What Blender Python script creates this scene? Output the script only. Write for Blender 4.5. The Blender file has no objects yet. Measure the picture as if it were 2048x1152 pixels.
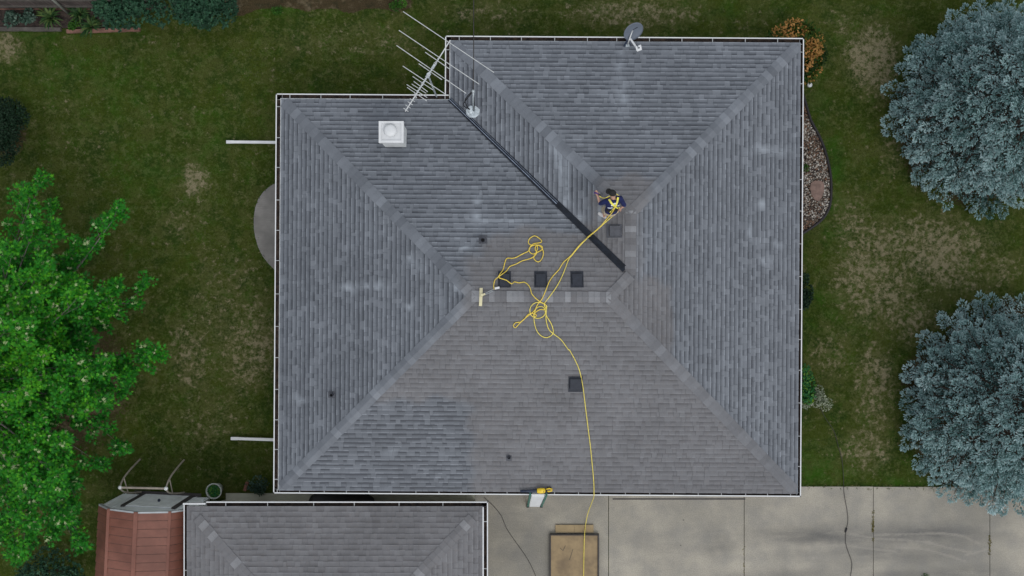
import bpy, math, random
import numpy as np
from mathutils import Vector, Matrix
R = math.radians
random.seed(7)
rng = np.random.default_rng(11)
S = bpy.context.scene
COL = S.collection

# ------------------------------------------------------------------ camera, sky, sun, exposure
F, H = 2150.0, 34.0                      # focal length in photo pixels (2048 wide), flying height
cam_d = bpy.data.cameras.new('camera')
cam = bpy.data.objects.new('camera', cam_d); COL.objects.link(cam)
cam.location = (0, 0, H)
cam_d.sensor_width = 36.0
cam_d.lens = 36.0 * F / 2048.0
cam_d.clip_end = 2000
S.camera = cam
SUN_EL, SUN_AZ = 56.0, 150.0             # azimuth clockwise from north (image top)
W = bpy.data.worlds.new("World"); S.world = W; W.use_nodes = True
nt = W.node_tree
bg = nt.nodes['Background']
sky = nt.nodes.new('ShaderNodeTexSky'); sky.sky_type = 'NISHITA'; sky.sun_disc = False
sky.sun_elevation = R(SUN_EL); sky.sun_rotation = R(SUN_AZ)
sky.air_density = 1.0; sky.dust_density = 4.0; sky.ozone_density = 1.0
hsv = nt.nodes.new('ShaderNodeHueSaturation'); hsv.inputs['Saturation'].default_value = 0.42
nt.links.new(sky.outputs['Color'], hsv.inputs['Color'])
cloud = nt.nodes.new('ShaderNodeMix'); cloud.data_type = 'RGBA'      # even overcast layer over the clear sky
cloud.inputs[0].default_value = 0.62; cloud.inputs[7].default_value = (5.9, 6.08, 6.3, 1)
nt.links.new(hsv.outputs['Color'], cloud.inputs[6]); nt.links.new(cloud.outputs[2], bg.inputs['Color'])
bg.inputs['Strength'].default_value = 0.15
sd = bpy.data.lights.new('sun', 'SUN'); sun = bpy.data.objects.new('sun', sd); COL.objects.link(sun)
sd.energy = 0.6; sd.angle = R(24); sd.color = (1.0, 0.965, 0.91)
az, el = R(SUN_AZ), R(SUN_EL)
sun_dir = Vector((math.sin(az)*math.cos(el), math.cos(az)*math.cos(el), math.sin(el)))
sun.rotation_euler = sun_dir.to_track_quat('Z', 'Y').to_euler()
sun.location = sun_dir * 60
S.view_settings.view_transform = 'Standard'; S.view_settings.look = 'None'
S.view_settings.gamma = 1.0; S.view_settings.use_curve_mapping = False
S.view_settings.exposure = 0.0
S.cycles.max_bounces = 6

# ------------------------------------------------------------------ helpers
def px(u, v, z=0.0):
    k = (H - z) / F
    return Vector(((u - 1024) * k, (576 - v) * k, z))

def vnoise(x, y, scale, seed=0):
    g = np.random.default_rng(seed).random((64, 64))
    x = np.asarray(x, float) / scale + 1000.3; y = np.asarray(y, float) / scale + 1000.7
    xi = np.floor(x).astype(int); yi = np.floor(y).astype(int)
    fx = x - xi; fy = y - yi
    fx = fx*fx*(3-2*fx); fy = fy*fy*(3-2*fy)
    a = g[xi % 64, yi % 64]; b = g[(xi+1) % 64, yi % 64]
    c = g[xi % 64, (yi+1) % 64]; d = g[(xi+1) % 64, (yi+1) % 64]
    return (a*(1-fx)+b*fx)*(1-fy) + (c*(1-fx)+d*fx)*fy

def sstep(a, b, x):
    t = np.clip((np.asarray(x, float) - a) / (b - a), 0, 1)
    return t*t*(3-2*t)

def tag(o, label=None, cat=None, group=None, kind=None):
    if label: o['label'] = label
    if cat: o['category'] = cat
    if group: o['group'] = group
    if kind: o['kind'] = kind
    return o

def empty(name, loc=(0, 0, 0), rz=0.0):
    o = bpy.data.objects.new(name, None); COL.objects.link(o)
    o.location = loc; o.rotation_euler = (0, 0, rz); o.empty_display_size = 0.1
    return o

def link(name, me, mat, parent=None, smooth=False):
    o = bpy.data.objects.new(name, me); COL.objects.link(o)
    for m in (mat if isinstance(mat, (list, tuple)) else [mat]):
        me.materials.append(m)
    if smooth:
        me.polygons.foreach_set('use_smooth', [True]*len(me.polygons))
    if parent: o.parent = parent
    return o

class MB:
    """collects shapes and links them as one mesh object"""
    def __init__(self, off=(0, 0, 0)):
        self.v = []; self.f = []; self.m = []; self.off = Vector(off); self.cur = 0
        self.at = {}
    def add(self, vs, fs):
        b = len(self.v)
        self.v += [tuple(Vector(p) - self.off) for p in vs]
        self.f += [tuple(i + b for i in f) for f in fs]
        self.m += [self.cur]*len(fs)
    def quad(self, a, b, c, d): self.add([a, b, c, d], [(0, 1, 2, 3)])
    def poly(self, pts): self.add(pts, [tuple(range(len(pts)))])
    def prism(self, pts, z0, z1):
        n = len(pts)
        vs = [(p[0], p[1], z0) for p in pts] + [(p[0], p[1], z1) for p in pts]
        fs = [tuple(range(n-1, -1, -1)), tuple(range(n, 2*n))]
        fs += [(i, (i+1) % n, n+(i+1) % n, n+i) for i in range(n)]
        self.add(vs, fs)
    def box(self, x0, x1, y0, y1, z0, z1, bev=0.0):
        if bev <= 0:
            return self.prism([(x0, y0), (x1, y0), (x1, y1), (x0, y1)], z0, z1)
        b = bev
        def ring(e, z): return [(x0+e+b, y0+e, z), (x1-e-b, y0+e, z), (x1-e, y0+e+b, z), (x1-e, y1-e-b, z),
                                (x1-e-b, y1-e, z), (x0+e+b, y1-e, z), (x0+e, y1-e-b, z), (x0+e, y0+e+b, z)]
        rs = [ring(b, z0), ring(0, z0+b), ring(0, z1-b), ring(b, z1)]
        vs = sum(rs, []); fs = [tuple(range(7, -1, -1)), tuple(range(24, 32))]
        for r in range(3):
            for i in range(8):
                j = (i+1) % 8
                fs.append((r*8+i, r*8+j, r*8+8+j, r*8+8+i))
        self.add(vs, fs)
    def obox(self, c, ax, ay, az):
        """box with centre c and half-axis vectors"""
        c, ax, ay, az = map(Vector, (c, ax, ay, az))
        vs = [c + sx*ax + sy*ay + sz*az for sz in (-1, 1) for sx, sy in ((-1, -1), (1, -1), (1, 1), (-1, 1))]
        self.add(vs, [(3, 2, 1, 0), (4, 5, 6, 7), (0, 1, 5, 4), (1, 2, 6, 5), (2, 3, 7, 6), (3, 0, 4, 7)])
    def beam(self, a, b, w, h, up=(0, 0, 1)):
        a, b = Vector(a), Vector(b); d = (b-a)
        s = d.cross(Vector(up))
        if s.length < 1e-6: s = Vector((1, 0, 0))
        s.normalize(); u = s.cross(d).normalized()
        self.obox((a+b)/2, d/2, s*w/2, u*h/2)
    def tube(self, pts, r, n=6, caps=True):
        pts = [Vector(p) for p in pts]
        rs = r if isinstance(r, (list, tuple)) else [r]*len(pts)
        vs = []; fs = []
        prev = None
        for i, p in enumerate(pts):
            a = pts[max(i-1, 0)]; b = pts[min(i+1, len(pts)-1)]
            d = (b-a)
            if d.length < 1e-9: d = Vector((0, 0, 1))
            d.normalize()
            if prev is None:
                s = d.cross(Vector((0, 0, 1)))
                if s.length < 1e-3: s = d.cross(Vector((1, 0, 0)))
            else:
                s = prev - d*prev.dot(d)
                if s.length < 1e-4: s = d.cross(Vector((0, 0, 1)))
            s.normalize(); prev = s; t = d.cross(s)
            for k in range(n):
                q = 2*math.pi*k/n
                vs.append(p + (s*math.cos(q) + t*math.sin(q))*rs[i])
        for i in range(len(pts)-1):
            for k in range(n):
                k2 = (k+1) % n
                fs.append((i*n+k, i*n+k2, (i+1)*n+k2, (i+1)*n+k))
        if caps:
            fs.append(tuple(range(n-1, -1, -1))); fs.append(tuple((len(pts)-1)*n+k for k in range(n)))
        self.add(vs, fs)
    def loft(self, pts, rx, ry, lat, n=14):
        """elliptical rings along pts; lat = lateral direction"""
        pts = [Vector(p) for p in pts]; lat = Vector(lat).normalized()
        vs = []; fs = []
        for i, p in enumerate(pts):
            d = (pts[min(i+1, len(pts)-1)] - pts[max(i-1, 0)]).normalized()
            l = (lat - d*lat.dot(d)).normalized(); t = d.cross(l)
            for k in range(n):
                q = 2*math.pi*k/n
                vs.append(p + l*math.cos(q)*rx[i] + t*math.sin(q)*ry[i])
        for i in range(len(pts)-1):
            for k in range(n):
                k2 = (k+1) % n
                fs.append((i*n+k, i*n+k2, (i+1)*n+k2, (i+1)*n+k))
        fs.append(tuple(range(n-1, -1, -1))); fs.append(tuple((len(pts)-1)*n+k for k in range(n)))
        self.add(vs, fs)
    def ball(self, c, rx, ry, rz, rot=None, nu=14, nv=9):
        c = Vector(c); vs = [Vector((0, 0, -1))]
        for i in range(1, nv):
            a = math.pi*i/nv - math.pi/2
            for k in range(nu):
                q = 2*math.pi*k/nu
                vs.append(Vector((math.cos(a)*math.cos(q), math.cos(a)*math.sin(q), math.sin(a))))
        vs.append(Vector((0, 0, 1)))
        out = []
        for p in vs:
            p = Vector((p.x*rx, p.y*ry, p.z*rz))
            if rot is not None: p = rot @ p
            out.append(c + p)
        fs = []
        for k in range(nu): fs.append((0, 1+(k+1) % nu, 1+k))
        for i in range(nv-2):
            for k in range(nu):
                a = 1+i*nu+k; b = 1+i*nu+(k+1) % nu
                fs.append((a, b, b+nu, a+nu))
        L = len(vs)-1; o = 1+(nv-2)*nu
        for k in range(nu): fs.append((L, o+k, o+(k+1) % nu))
        self.add(out, fs)
    def lathe(self, c, prof, n=20, axis=None):
        """prof: list of (radius, height) along axis from c"""
        c = Vector(c); ax = Vector(axis or (0, 0, 1)).normalized()
        s = ax.cross(Vector((0, 1, 0)))
        if s.length < 1e-3: s = Vector((1, 0, 0))
        s.normalize(); t = ax.cross(s)
        vs = []; fs = []
        for r, h in prof:
            for k in range(n):
                q = 2*math.pi*k/n
                vs.append(c + ax*h + (s*math.cos(q)+t*math.sin(q))*r)
        for i in range(len(prof)-1):
            for k in range(n):
                k2 = (k+1) % n
                fs.append((i*n+k, i*n+k2, (i+1)*n+k2, (i+1)*n+k))
        if prof[0][0] > 1e-5: fs.append(tuple(range(n-1, -1, -1)))
        if prof[-1][0] > 1e-5: fs.append(tuple((len(prof)-1)*n+k for k in range(n)))
        self.add(vs, fs)
    def build(self, name, mat, parent=None, smooth=False):
        me = bpy.data.meshes.new(name)
        me.from_pydata(self.v, [], self.f); me.update()
        o = link(name, me, mat, parent, smooth)
        if any(self.m): me.polygons.foreach_set('material_index', self.m)
        return o

def soup(name, V, mat, parent=None, attrs=None, smooth=False):
    """V: (faces, k, 3) unshared polygons; attrs: name -> (faces,) or (faces, k)"""
    V = np.asarray(V, np.float32); n, k, _ = V.shape
    me = bpy.data.meshes.new(name)
    me.vertices.add(n*k); me.vertices.foreach_set('co', V.reshape(-1))
    me.loops.add(n*k); me.loops.foreach_set('vertex_index', np.arange(n*k, dtype=np.int32))
    me.polygons.add(n); me.polygons.foreach_set('loop_start', np.arange(0, n*k, k, dtype=np.int32))
    me.update(calc_edges=True)
    for a, val in (attrs or {}).items():
        val = np.asarray(val, np.float32)
        if val.ndim == 1: val = np.repeat(val, k)
        me.attributes.new(a, 'FLOAT', 'POINT').data.foreach_set('value', val.reshape(-1))
    return link(name, me, mat, parent, smooth)

def spline(pts, step=0.06):
    P = [Vector(p) for p in pts]; out = []
    for i in range(len(P)-1):
        p0 = P[max(i-1, 0)]; p1 = P[i]; p2 = P[i+1]; p3 = P[min(i+2, len(P)-1)]
        n = max(2, int((p2-p1).length/step))
        for j in range(n):
            t = j/n
            out.append(0.5*((2*p1) + (p2-p0)*t + (2*p0-5*p1+4*p2-p3)*t*t + (3*p1-p0-3*p2+p3)*t**3))
    out.append(P[-1]); return out

# ------------------------------------------------------------------ materials
class NT:
    def __init__(self, name, rough=0.8, metallic=0.0, spec=0.5):
        self.mat = bpy.data.materials.new(name); self.mat.use_nodes = True
        self.t = self.mat.node_tree; self.b = self.t.nodes['Principled BSDF']
        self.b.inputs['Roughness'].default_value = rough; self.b.inputs['Metallic'].default_value = metallic
        self.b.inputs['Specular IOR Level'].default_value = spec
        self.co = None
    def n(self, t, **kw):
        x = self.t.nodes.new(t)
        for k, v in kw.items(): setattr(x, k, v)
        return x
    def l(self, a, b): self.t.links.new(a, b)
    def coord(self):
        if self.co is None: self.co = self.n('ShaderNodeTexCoord').outputs['Object']
        return self.co
    def noise(self, scale, detail=4, rough=0.55, stretch=None, out='Fac', dist=0.0):
        x = self.n('ShaderNodeTexNoise'); x.inputs['Scale'].default_value = scale
        x.inputs['Detail'].default_value = detail; x.inputs['Roughness'].default_value = rough
        x.inputs['Distortion'].default_value = dist
        src = self.coord()
        if stretch:
            m = self.n('ShaderNodeMapping'); m.inputs['Scale'].default_value = stretch
            self.l(src, m.inputs['Vector']); src = m.outputs['Vector']
        self.l(src, x.inputs['Vector']); return x.outputs[out]
    def attr(self, name):
        return self.n('ShaderNodeAttribute', attribute_name=name).outputs['Fac']
    def math(self, op, a, b=None, c=None, clamp=False):
        x = self.n('ShaderNodeMath', operation=op); x.use_clamp = clamp
        for i, s in enumerate((a, b, c)):
            if s is None: continue
            if isinstance(s, (int, float)): x.inputs[i].default_value = s
            else: self.l(s, x.inputs[i])
        return x.outputs[0]
    def map(self, v, a, b, c=0.0, d=1.0):
        x = self.n('ShaderNodeMapRange', interpolation_type='SMOOTHSTEP')
        for i, s in enumerate((v, a, b, c, d)):
            if isinstance(s, (int, float)): x.inputs[i].default_value = s
            else: self.l(s, x.inputs[i])
        return x.outputs[0]
    def mix(self, f, a, b, blend='MIX'):
        x = self.n('ShaderNodeMix', data_type='RGBA', blend_type=blend)
        for i, s in ((0, f), (6, a), (7, b)):
            if isinstance(s, (int, float)): x.inputs[i].default_value = s
            elif isinstance(s, (tuple, list)): x.inputs[i].default_value = (*s[:3], 1)
            else: self.l(s, x.inputs[i])
        return x.outputs[2]
    def color(self, c): self.l(c, self.b.inputs['Base Color'])
    def bump(self, h, strength=0.4, dist=0.02):
        x = self.n('ShaderNodeBump'); x.inputs['Strength'].default_value = strength
        x.inputs['Distance'].default_value = dist
        self.l(h, x.inputs['Height']); self.l(x.outputs['Normal'], self.b.inputs['Normal'])

def simple(name, c, var=0.18, scale=6.0, rough=0.7, metallic=0.0, bump=0.0, c2=None, detail=6, spec=0.5):
    m = NT(name, rough, metallic, spec)
    f = m.noise(scale, detail, 0.6)
    a = tuple(x*(1-var) for x in c); b = c2 or tuple(min(1, x*(1+var)) for x in c)
    m.color(m.mix(m.map(f, 0.3, 0.7), a, b))
    if bump: m.bump(m.noise(scale*6, 4), bump, 0.01)
    return m.mat

def foliage_mat(name, stops, rough=0.55, transl=0.25, tattr='tint', pale=None, spec=0.15):
    m = NT(name, rough, 0, spec)
    r = m.n('ShaderNodeValToRGB'); e = r.color_ramp.elements
    for i, (p, c) in enumerate(stops):
        el_ = e[i] if i < 2 else e.new(p)
        el_.position = p; el_.color = (*c, 1)
    m.l(m.attr(tattr), r.inputs['Fac'])
    c = r.outputs['Color']
    if pale:
        c = m.mix(m.attr('pale'), c, pale)
    m.color(c)
    if transl:
        tr = m.n('ShaderNodeBsdfTranslucent'); m.l(c, tr.inputs['Color'])
        mx = m.n('ShaderNodeMixShader'); mx.inputs[0].default_value = transl
        out = m.t.nodes['Material Output']
        m.l(m.b.outputs[0], mx.inputs[1]); m.l(tr.outputs[0], mx.inputs[2]); m.l(mx.outputs[0], out.inputs['Surface'])
    return m.mat

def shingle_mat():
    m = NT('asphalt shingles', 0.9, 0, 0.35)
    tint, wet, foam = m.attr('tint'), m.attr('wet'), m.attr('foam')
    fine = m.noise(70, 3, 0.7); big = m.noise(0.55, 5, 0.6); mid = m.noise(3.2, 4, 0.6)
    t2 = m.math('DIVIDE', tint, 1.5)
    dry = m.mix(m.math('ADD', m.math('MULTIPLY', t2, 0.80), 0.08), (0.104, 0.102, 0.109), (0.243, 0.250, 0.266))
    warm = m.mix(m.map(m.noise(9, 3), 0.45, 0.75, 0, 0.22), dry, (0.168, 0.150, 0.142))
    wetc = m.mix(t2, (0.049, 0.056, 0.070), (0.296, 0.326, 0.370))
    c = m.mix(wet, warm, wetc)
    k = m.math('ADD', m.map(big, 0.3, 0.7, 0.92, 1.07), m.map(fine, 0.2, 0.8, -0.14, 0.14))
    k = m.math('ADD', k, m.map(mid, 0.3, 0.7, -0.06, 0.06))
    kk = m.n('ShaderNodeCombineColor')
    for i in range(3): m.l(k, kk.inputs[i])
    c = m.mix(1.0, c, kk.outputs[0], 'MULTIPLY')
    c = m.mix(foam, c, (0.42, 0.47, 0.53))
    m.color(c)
    m.l(m.map(wet, 0, 1, 0.92, 0.50), m.b.inputs['Roughness'])
    m.bump(m.noise(160, 2, 0.6), 0.25, 0.004)
    return m.mat

M = {}
M['shingle'] = shingle_mat()
M['white'] = simple('white painted metal', (0.64, 0.66, 0.68), 0.06, 3, 0.45)
M['white2'] = simple('weathered white paint', (0.66, 0.69, 0.70), 0.12, 5, 0.6)
M['strap_grey'] = simple('dull strap metal', (0.40, 0.42, 0.43), 0.15, 6, 0.6)
M['gutter_in'] = simple('gutter debris', (0.012, 0.010, 0.013), 0.6, 9, 0.9, c2=(0.055, 0.036, 0.026), detail=8)
M['siding'] = simple('beige siding', (0.42, 0.40, 0.34), 0.06, 2, 0.7)
M['glass'] = simple('window glass', (0.03, 0.04, 0.05), 0.1, 2, 0.08)
M['valley'] = simple('dark valley metal', (0.010, 0.014, 0.022), 0.35, 5, 0.4, 0.0, spec=.25)
M['valley_rib'] = simple('bare rib metal', (0.26, 0.31, 0.40), 0.3, 6, 0.35, 0.6)
M['vent'] = simple('dark grey vent', (0.030, 0.035, 0.047), 0.12, 9, 0.6, spec=.25)
M['vent_dry'] = simple('grey vent', (0.085, 0.09, 0.105), 0.12, 9, 0.6, spec=.25)
M['black'] = simple('black', (0.010, 0.010, 0.013), 0.3, 8, 0.6)
M['galv'] = simple('galvanised metal', (0.46, 0.51, 0.54), 0.22, 14, 0.45, 0.4)
M['alu'] = simple('aluminium', (0.60, 0.62, 0.63), 0.12, 12, 0.4, 0.3)
M['lead'] = simple('bare flashing', (0.50, 0.56, 0.60), 0.3, 9, 0.5, 0.2)
M['dish'] = simple('dish grey', (0.120, 0.145, 0.185), 0.06, 4, 0.5)
M['rope'] = simple('yellow rope', (0.74, 0.56, 0.085), 0.22, 40, 0.7)
M['hose'] = simple('lemon hose', (0.76, 0.64, 0.12), 0.16, 20, 0.5)
M['harness'] = simple('yellow webbing', (0.80, 0.74, 0.12), 0.1, 30, 0.7)
M['navy'] = simple('navy cotton', (0.006, 0.012, 0.075), 0.3, 10, 0.9, bump=0.3)
M['print'] = simple('white print', (0.66, 0.70, 0.76), 0.05, 10, 0.7)
M['khaki'] = simple('khaki cotton', (0.40, 0.34, 0.25), 0.14, 14, 0.9, bump=0.3)
M['skin'] = simple('skin', (0.46, 0.27, 0.20), 0.08, 9, 0.55)
M['capmat'] = simple('black cap cloth', (0.010, 0.011, 0.012), 0.25, 20, 0.85)
M['shoe'] = simple('pale shoe', (0.56, 0.56, 0.57), 0.1, 20, 0.8)
M['sole'] = simple('white sole', (0.74, 0.74, 0.75), 0.06, 20, 0.7)
M['purple'] = simple('purple plastic', (0.075, 0.03, 0.17), 0.2, 12, 0.4)
M['cream'] = simple('cream painted strip', (0.60, 0.56, 0.36), 0.1, 12, 0.6)
M['toolyellow'] = simple('yellow plastic', (0.78, 0.55, 0.03), 0.12, 12, 0.4)
M['tube_dark'] = simple('dark blue plastic', (0.020, 0.032, 0.062), 0.2, 9, 0.45)
M['green_rail'] = simple('green fibreglass', (0.035, 0.16, 0.125), 0.2, 9, 0.5)
M['cable'] = simple('dark cable', (0.034, 0.031, 0.029), 0.2, 9, 0.6)
M['ply'] = simple('weathered plywood', (0.225, 0.165, 0.10), 0.2, 1.6, 0.75, c2=(0.345, 0.255, 0.140), detail=8)
M['ply2'] = simple('pale plywood', (0.33, 0.25, 0.14), 0.15, 2.0, 0.75)
M['ply_edge'] = simple('dark frame', (0.035, 0.030, 0.030), 0.3, 5, 0.6)
M['shed_side'] = simple('grey white metal', (0.82, 0.86, 0.88), 0.10, 2.5, 0.5)
M['shed_edge'] = simple('dull grey edge', (0.36, 0.39, 0.41), 0.12, 4, 0.6)
M['shed_trim'] = simple('dark brown trim', (0.050, 0.045, 0.045), 0.2, 6, 0.6)
M['tan_metal'] = simple('tan tube', (0.36, 0.32, 0.27), 0.15, 8, 0.55)
M['pot'] = simple('stone pot', (0.40, 0.43, 0.40), 0.15, 9, 0.8)
M['brick'] = simple('red brick', (0.17, 0.075, 0.055), 0.25, 18, 0.85)
M['timber_red'] = simple('red brown timber', (0.20, 0.105, 0.080), 0.3, 5, 0.85)
M['timber_grey'] = simple('grey timber', (0.085, 0.078, 0.070), 0.3, 5, 0.85)
M['post_grey'] = simple('grey post', (0.17, 0.18, 0.16), .2, 5, .7)
M['edging'] = simple('black edging', (0.016, 0.014, 0.017), 0.3, 6, 0.6)
M['flag'] = simple('brown flagstone', (0.20, 0.135, 0.115), 0.25, 6, 0.85, bump=0.4)
M['bark'] = simple('grey bark', (0.12, 0.115, 0.10), 0.3, 12, 0.9, bump=0.5)
M['bark_dark'] = simple('dark bark', (0.055, 0.042, 0.032), 0.3, 12, 0.9)
M['soil'] = simple('dark soil', (0.020, 0.015, 0.014), 0.5, 10, 0.95, c2=(0.070, 0.050, 0.042), bump=0.6)

def fence_mat():
    m = NT('weathered fence boards', 0.9)
    f = m.noise(2.0, 6, 0.6, (9, 1, 0.7))
    m.color(m.mix(m.map(f, 0.3, 0.7), (0.036, 0.028, 0.027), (0.120, 0.094, 0.090)))
    return m.mat
M['fence'] = fence_mat()

def shed_roof_mat():
    m = NT('red brown roof panels', 0.55)
    f = m.noise(0.7, 6, 0.62); g = m.noise(5, 5, 0.6, (1, 3, 1))
    c = m.mix(m.map(f, 0.35, 0.68), (0.135, 0.048, 0.032), (0.235, 0.092, 0.064))
    c = m.mix(m.map(g, 0.45, 0.8, 0, 0.5), c, (0.115, 0.050, 0.034))
    m.color(c); m.bump(f, 0.1, 0.02)
    return m.mat
M['shed_roof'] = shed_roof_mat()
M['shed_seam'] = simple('shadowed grimy laps', (0.070, 0.032, 0.023), .3, 6, .8)  # lap shadow painted in as dark colour, together with seam grime

def concrete_mat():
    m = NT('driveway concrete', 0.85, 0, 0.3)
    big = m.noise(0.30, 7, 0.62); mid = m.noise(1.6, 6, 0.6); fine = m.noise(35, 4, 0.7)
    c = m.mix(m.map(big, 0.30, 0.70), (0.240, 0.230, 0.202), (0.410, 0.382, 0.322))
    c = m.mix(m.map(mid, 0.35, 0.75, 0, 0.55), c, (0.225, 0.222, 0.212))
    # damp dark bands and the pale trickles that cross them
    st = m.attr('stain'); tr = m.attr('trickle')
    sn = m.math('MULTIPLY', st, m.map(m.noise(0.9, 6, 0.6, (0.5, 2, 1)), 0.25, 0.6), clamp=True)
    c = m.mix(sn, c, (0.115, 0.115, 0.113))
    c = m.mix(m.math('MULTIPLY', tr, .75), c, (0.315, 0.297, 0.262))
    k = m.map(fine, 0.3, 0.7, 0.80, 1.18); kk = m.n('ShaderNodeCombineColor')
    for i in range(3): m.l(k, kk.inputs[i])
    c = m.mix(1.0, c, kk.outputs[0], 'MULTIPLY')
    sp = m.n('ShaderNodeTexVoronoi'); sp.inputs['Scale'].default_value = 1.3
    m.l(m.coord(), sp.inputs['Vector'])
    c = m.mix(m.map(sp.outputs['Distance'], 0.022, 0.034, 0.75, 0.0), c, (0.06, 0.058, 0.055))
    m.color(c); m.bump(fine, 0.12, 0.004)
    return m.mat
M['concrete'] = concrete_mat()

def patio_mat():
    m = NT('brushed patio concrete', 0.85, 0, 0.3)
    a = m.noise(1.2, 6, 0.6); b = m.noise(3, 4, 0.6, (1, 14, 1))
    c = m.mix(m.map(a, 0.3, 0.7), (0.165, 0.160, 0.153), (0.275, 0.266, 0.255))
    c = m.mix(m.map(b, 0.4, 0.7, 0, 0.45), c, (0.15, 0.148, 0.146))
    m.color(c); m.bump(b, 0.2, 0.004); return m.mat
M['patio'] = patio_mat()
M['walk'] = simple('path concrete', (0.34, 0.345, 0.285), 0.10, 1.5, 0.85)

def lawn_mat():
    m = NT('mown lawn', 0.95, 0, 0.02)
    dry, soil, lush = m.attr('dry'), m.attr('soil'), m.attr('lush')
    n1 = m.noise(0.5, 6, 0.62); n2 = m.noise(2.1, 8, 0.68); n3 = m.noise(13, 6, 0.72); n4 = m.noise(55, 3, 0.75)
    n5 = m.noise(1.5, 8, 0.72); n6 = m.noise(26, 4, 0.75); n7 = m.noise(4.2, 6, 0.72); n8 = m.noise(0.95, 6, 0.66)
    g = m.mix(m.map(n1, 0.38, 0.62), (0.0215, 0.0380, 0.0055), (0.042, 0.057, 0.0085))
    g = m.mix(m.map(n2, 0.47, 0.63, 0, 0.8), g, (0.030, 0.072, 0.0075))
    g = m.mix(m.map(n8, 0.49, 0.60, 0, 0.62), g, (0.0120, 0.0330, 0.0080))
    g = m.mix(m.map(n5, 0.49, 0.58, 0, 0.62), g, (0.074, 0.076, 0.026))
    g = m.mix(m.map(n7, 0.51, 0.63, 0, 0.66), g, (0.125, 0.118, 0.058))
    g = m.mix(m.map(n3, 0.49, 0.57, 0, 0.55), g, (0.072, 0.092, 0.022))
    g = m.mix(m.map(n6, 0.50, 0.60, 0, 0.70), g, (0.0095, 0.0205, 0.0036))
    g = m.mix(m.map(n4, 0.46, 0.62, 0, 0.55), g, (0.0560, 0.0720, 0.0200))
    g = m.mix(m.math('MULTIPLY', lush, m.map(n2, 0.35, 0.62, .05, .62)), g, (0.022, 0.090, 0.007))
    g = m.mix(m.math('MULTIPLY', m.map(dry, 0.22, 0.75, 0, .75), m.map(n3, .42, .62, .05, .9)), g, (0.115, 0.108, 0.056))
    # dead grass shows through where the 'dry' mask is high
    p = m.math('ADD', m.math('MULTIPLY', m.noise(2.6, 9, 0.72), 0.34), m.math('MULTIPLY', m.noise(6.0, 7, 0.72), 0.66))
    lo = m.math('SUBTRACT', 0.615, m.math('MULTIPLY', dry, 0.20))
    hi = m.math('ADD', lo, 0.13)
    pm = m.map(p, lo, hi)
    tan = m.mix(m.map(n4, 0.35, 0.7), (0.135, 0.112, 0.076), (0.310, 0.265, 0.192))
    g = m.mix(m.math('MULTIPLY', pm, 0.90), g, tan)
    ms = m.map(m.math('ADD', soil, m.math('MULTIPLY', m.math('SUBTRACT', n3, 0.5), 0.9)), 0.42, 0.62)
    sc = m.mix(m.map(n4, 0.35, 0.7), (0.028, 0.018, 0.013), (0.098, 0.064, 0.046))
    sc = m.mix(m.map(n5, 0.48, 0.62, 0, .8), sc, (0.150, 0.112, 0.086)); sc = m.mix(m.map(n7, 0.5, 0.64, 0, .7), sc, (0.018, 0.015, 0.013))
    g = m.mix(m.math('MULTIPLY', ms, 0.85), g, sc)
    g = m.mix(1.0, g, (1.07, 1.12, 1.0), 'MULTIPLY')
    m.color(g)
    m.bump(m.math('ADD', n4, n3), 0.7, 0.04)
    return m.mat
M['lawn'] = lawn_mat()

def pebble_mat():
    m = NT('river pebbles', 0.7)
    r = m.n('ShaderNodeValToRGB'); e = r.color_ramp.elements
    cs = [(0, (0.05, 0.04, 0.034)), (0.3, (0.15, 0.118, 0.09)), (0.55, (0.21, 0.11, 0.065)), (0.75, (0.34, 0.315, 0.28)), (1, (0.62, 0.60, 0.56))]
    for i, (p, c) in enumerate(cs):
        q = e[i] if i < 2 else e.new(p)
        q.position = p; q.color = (*c, 1)
    m.l(m.attr('tint'), r.inputs['Fac']); m.color(r.outputs['Color']); return m.mat
M['pebble'] = pebble_mat()

# ------------------------------------------------------------------ house frame
ROT = -0.0066                               # the house sits a touch clockwise of north
cR, sR = math.cos(ROT), math.sin(ROT)
def h2w(x, y): return (x*cR - y*sR, x*sR + y*cR)
def w2h(x, y): return (x*cR + y*sR, -x*sR + y*cR)
EZ, SL = 2.7, 1/3.0                         # eave height, roof pitch
# outer gutter rectangle and the shingle edge inside it
GX0, GX1, GY0, GY1, WX0, WY1 = -6.915, 8.458, -6.027, 5.619, -1.994, 7.337
RX0, RX1, RY0, RY1, VX0, VY1 = GX0+.155, GX1-.100, GY0+.090, GY1-.150, WX0+.155, WY1-.140
def roofz_h(x, y):
    a = min(x-RX0, RX1-x, y-RY0, RY1-y); b = min(x-VX0, RX1-x, y-RY0, VY1-y)
    return EZ + SL*max(a, b)
GARX0, GARX1, GARY1, GARE, GARS = -9.626, -.703, -6.262, 2.5, 0.30
GRX0, GRX1, GRY1, GRY0 = GARX0+.10, GARX1-.13, GARY1-.13, -13.6
def garz(x, y): return GARE + GARS*min(x-GRX0, GRX1-x, GRY1-y, y-GRY0)
def roofz(x, y):
    hx, hy = w2h(x, y); return roofz_h(hx, hy)
def rp(u, v, dz=0.0):
    z = 3.5
    for _ in range(8):
        p = px(u, v, z); z = roofz(p.x, p.y) + dz
    return px(u, v, z)
def roofn(x, y):
    e = 0.02
    return Vector((-(roofz(x+e, y)-roofz(x-e, y))/(2*e), -(roofz(x, y+e)-roofz(x, y-e))/(2*e), 1)).normalized()

def uv_of(x, y, z):
    k = F/(H-z); return 1024 + x*k, 576 - y*k

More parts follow.
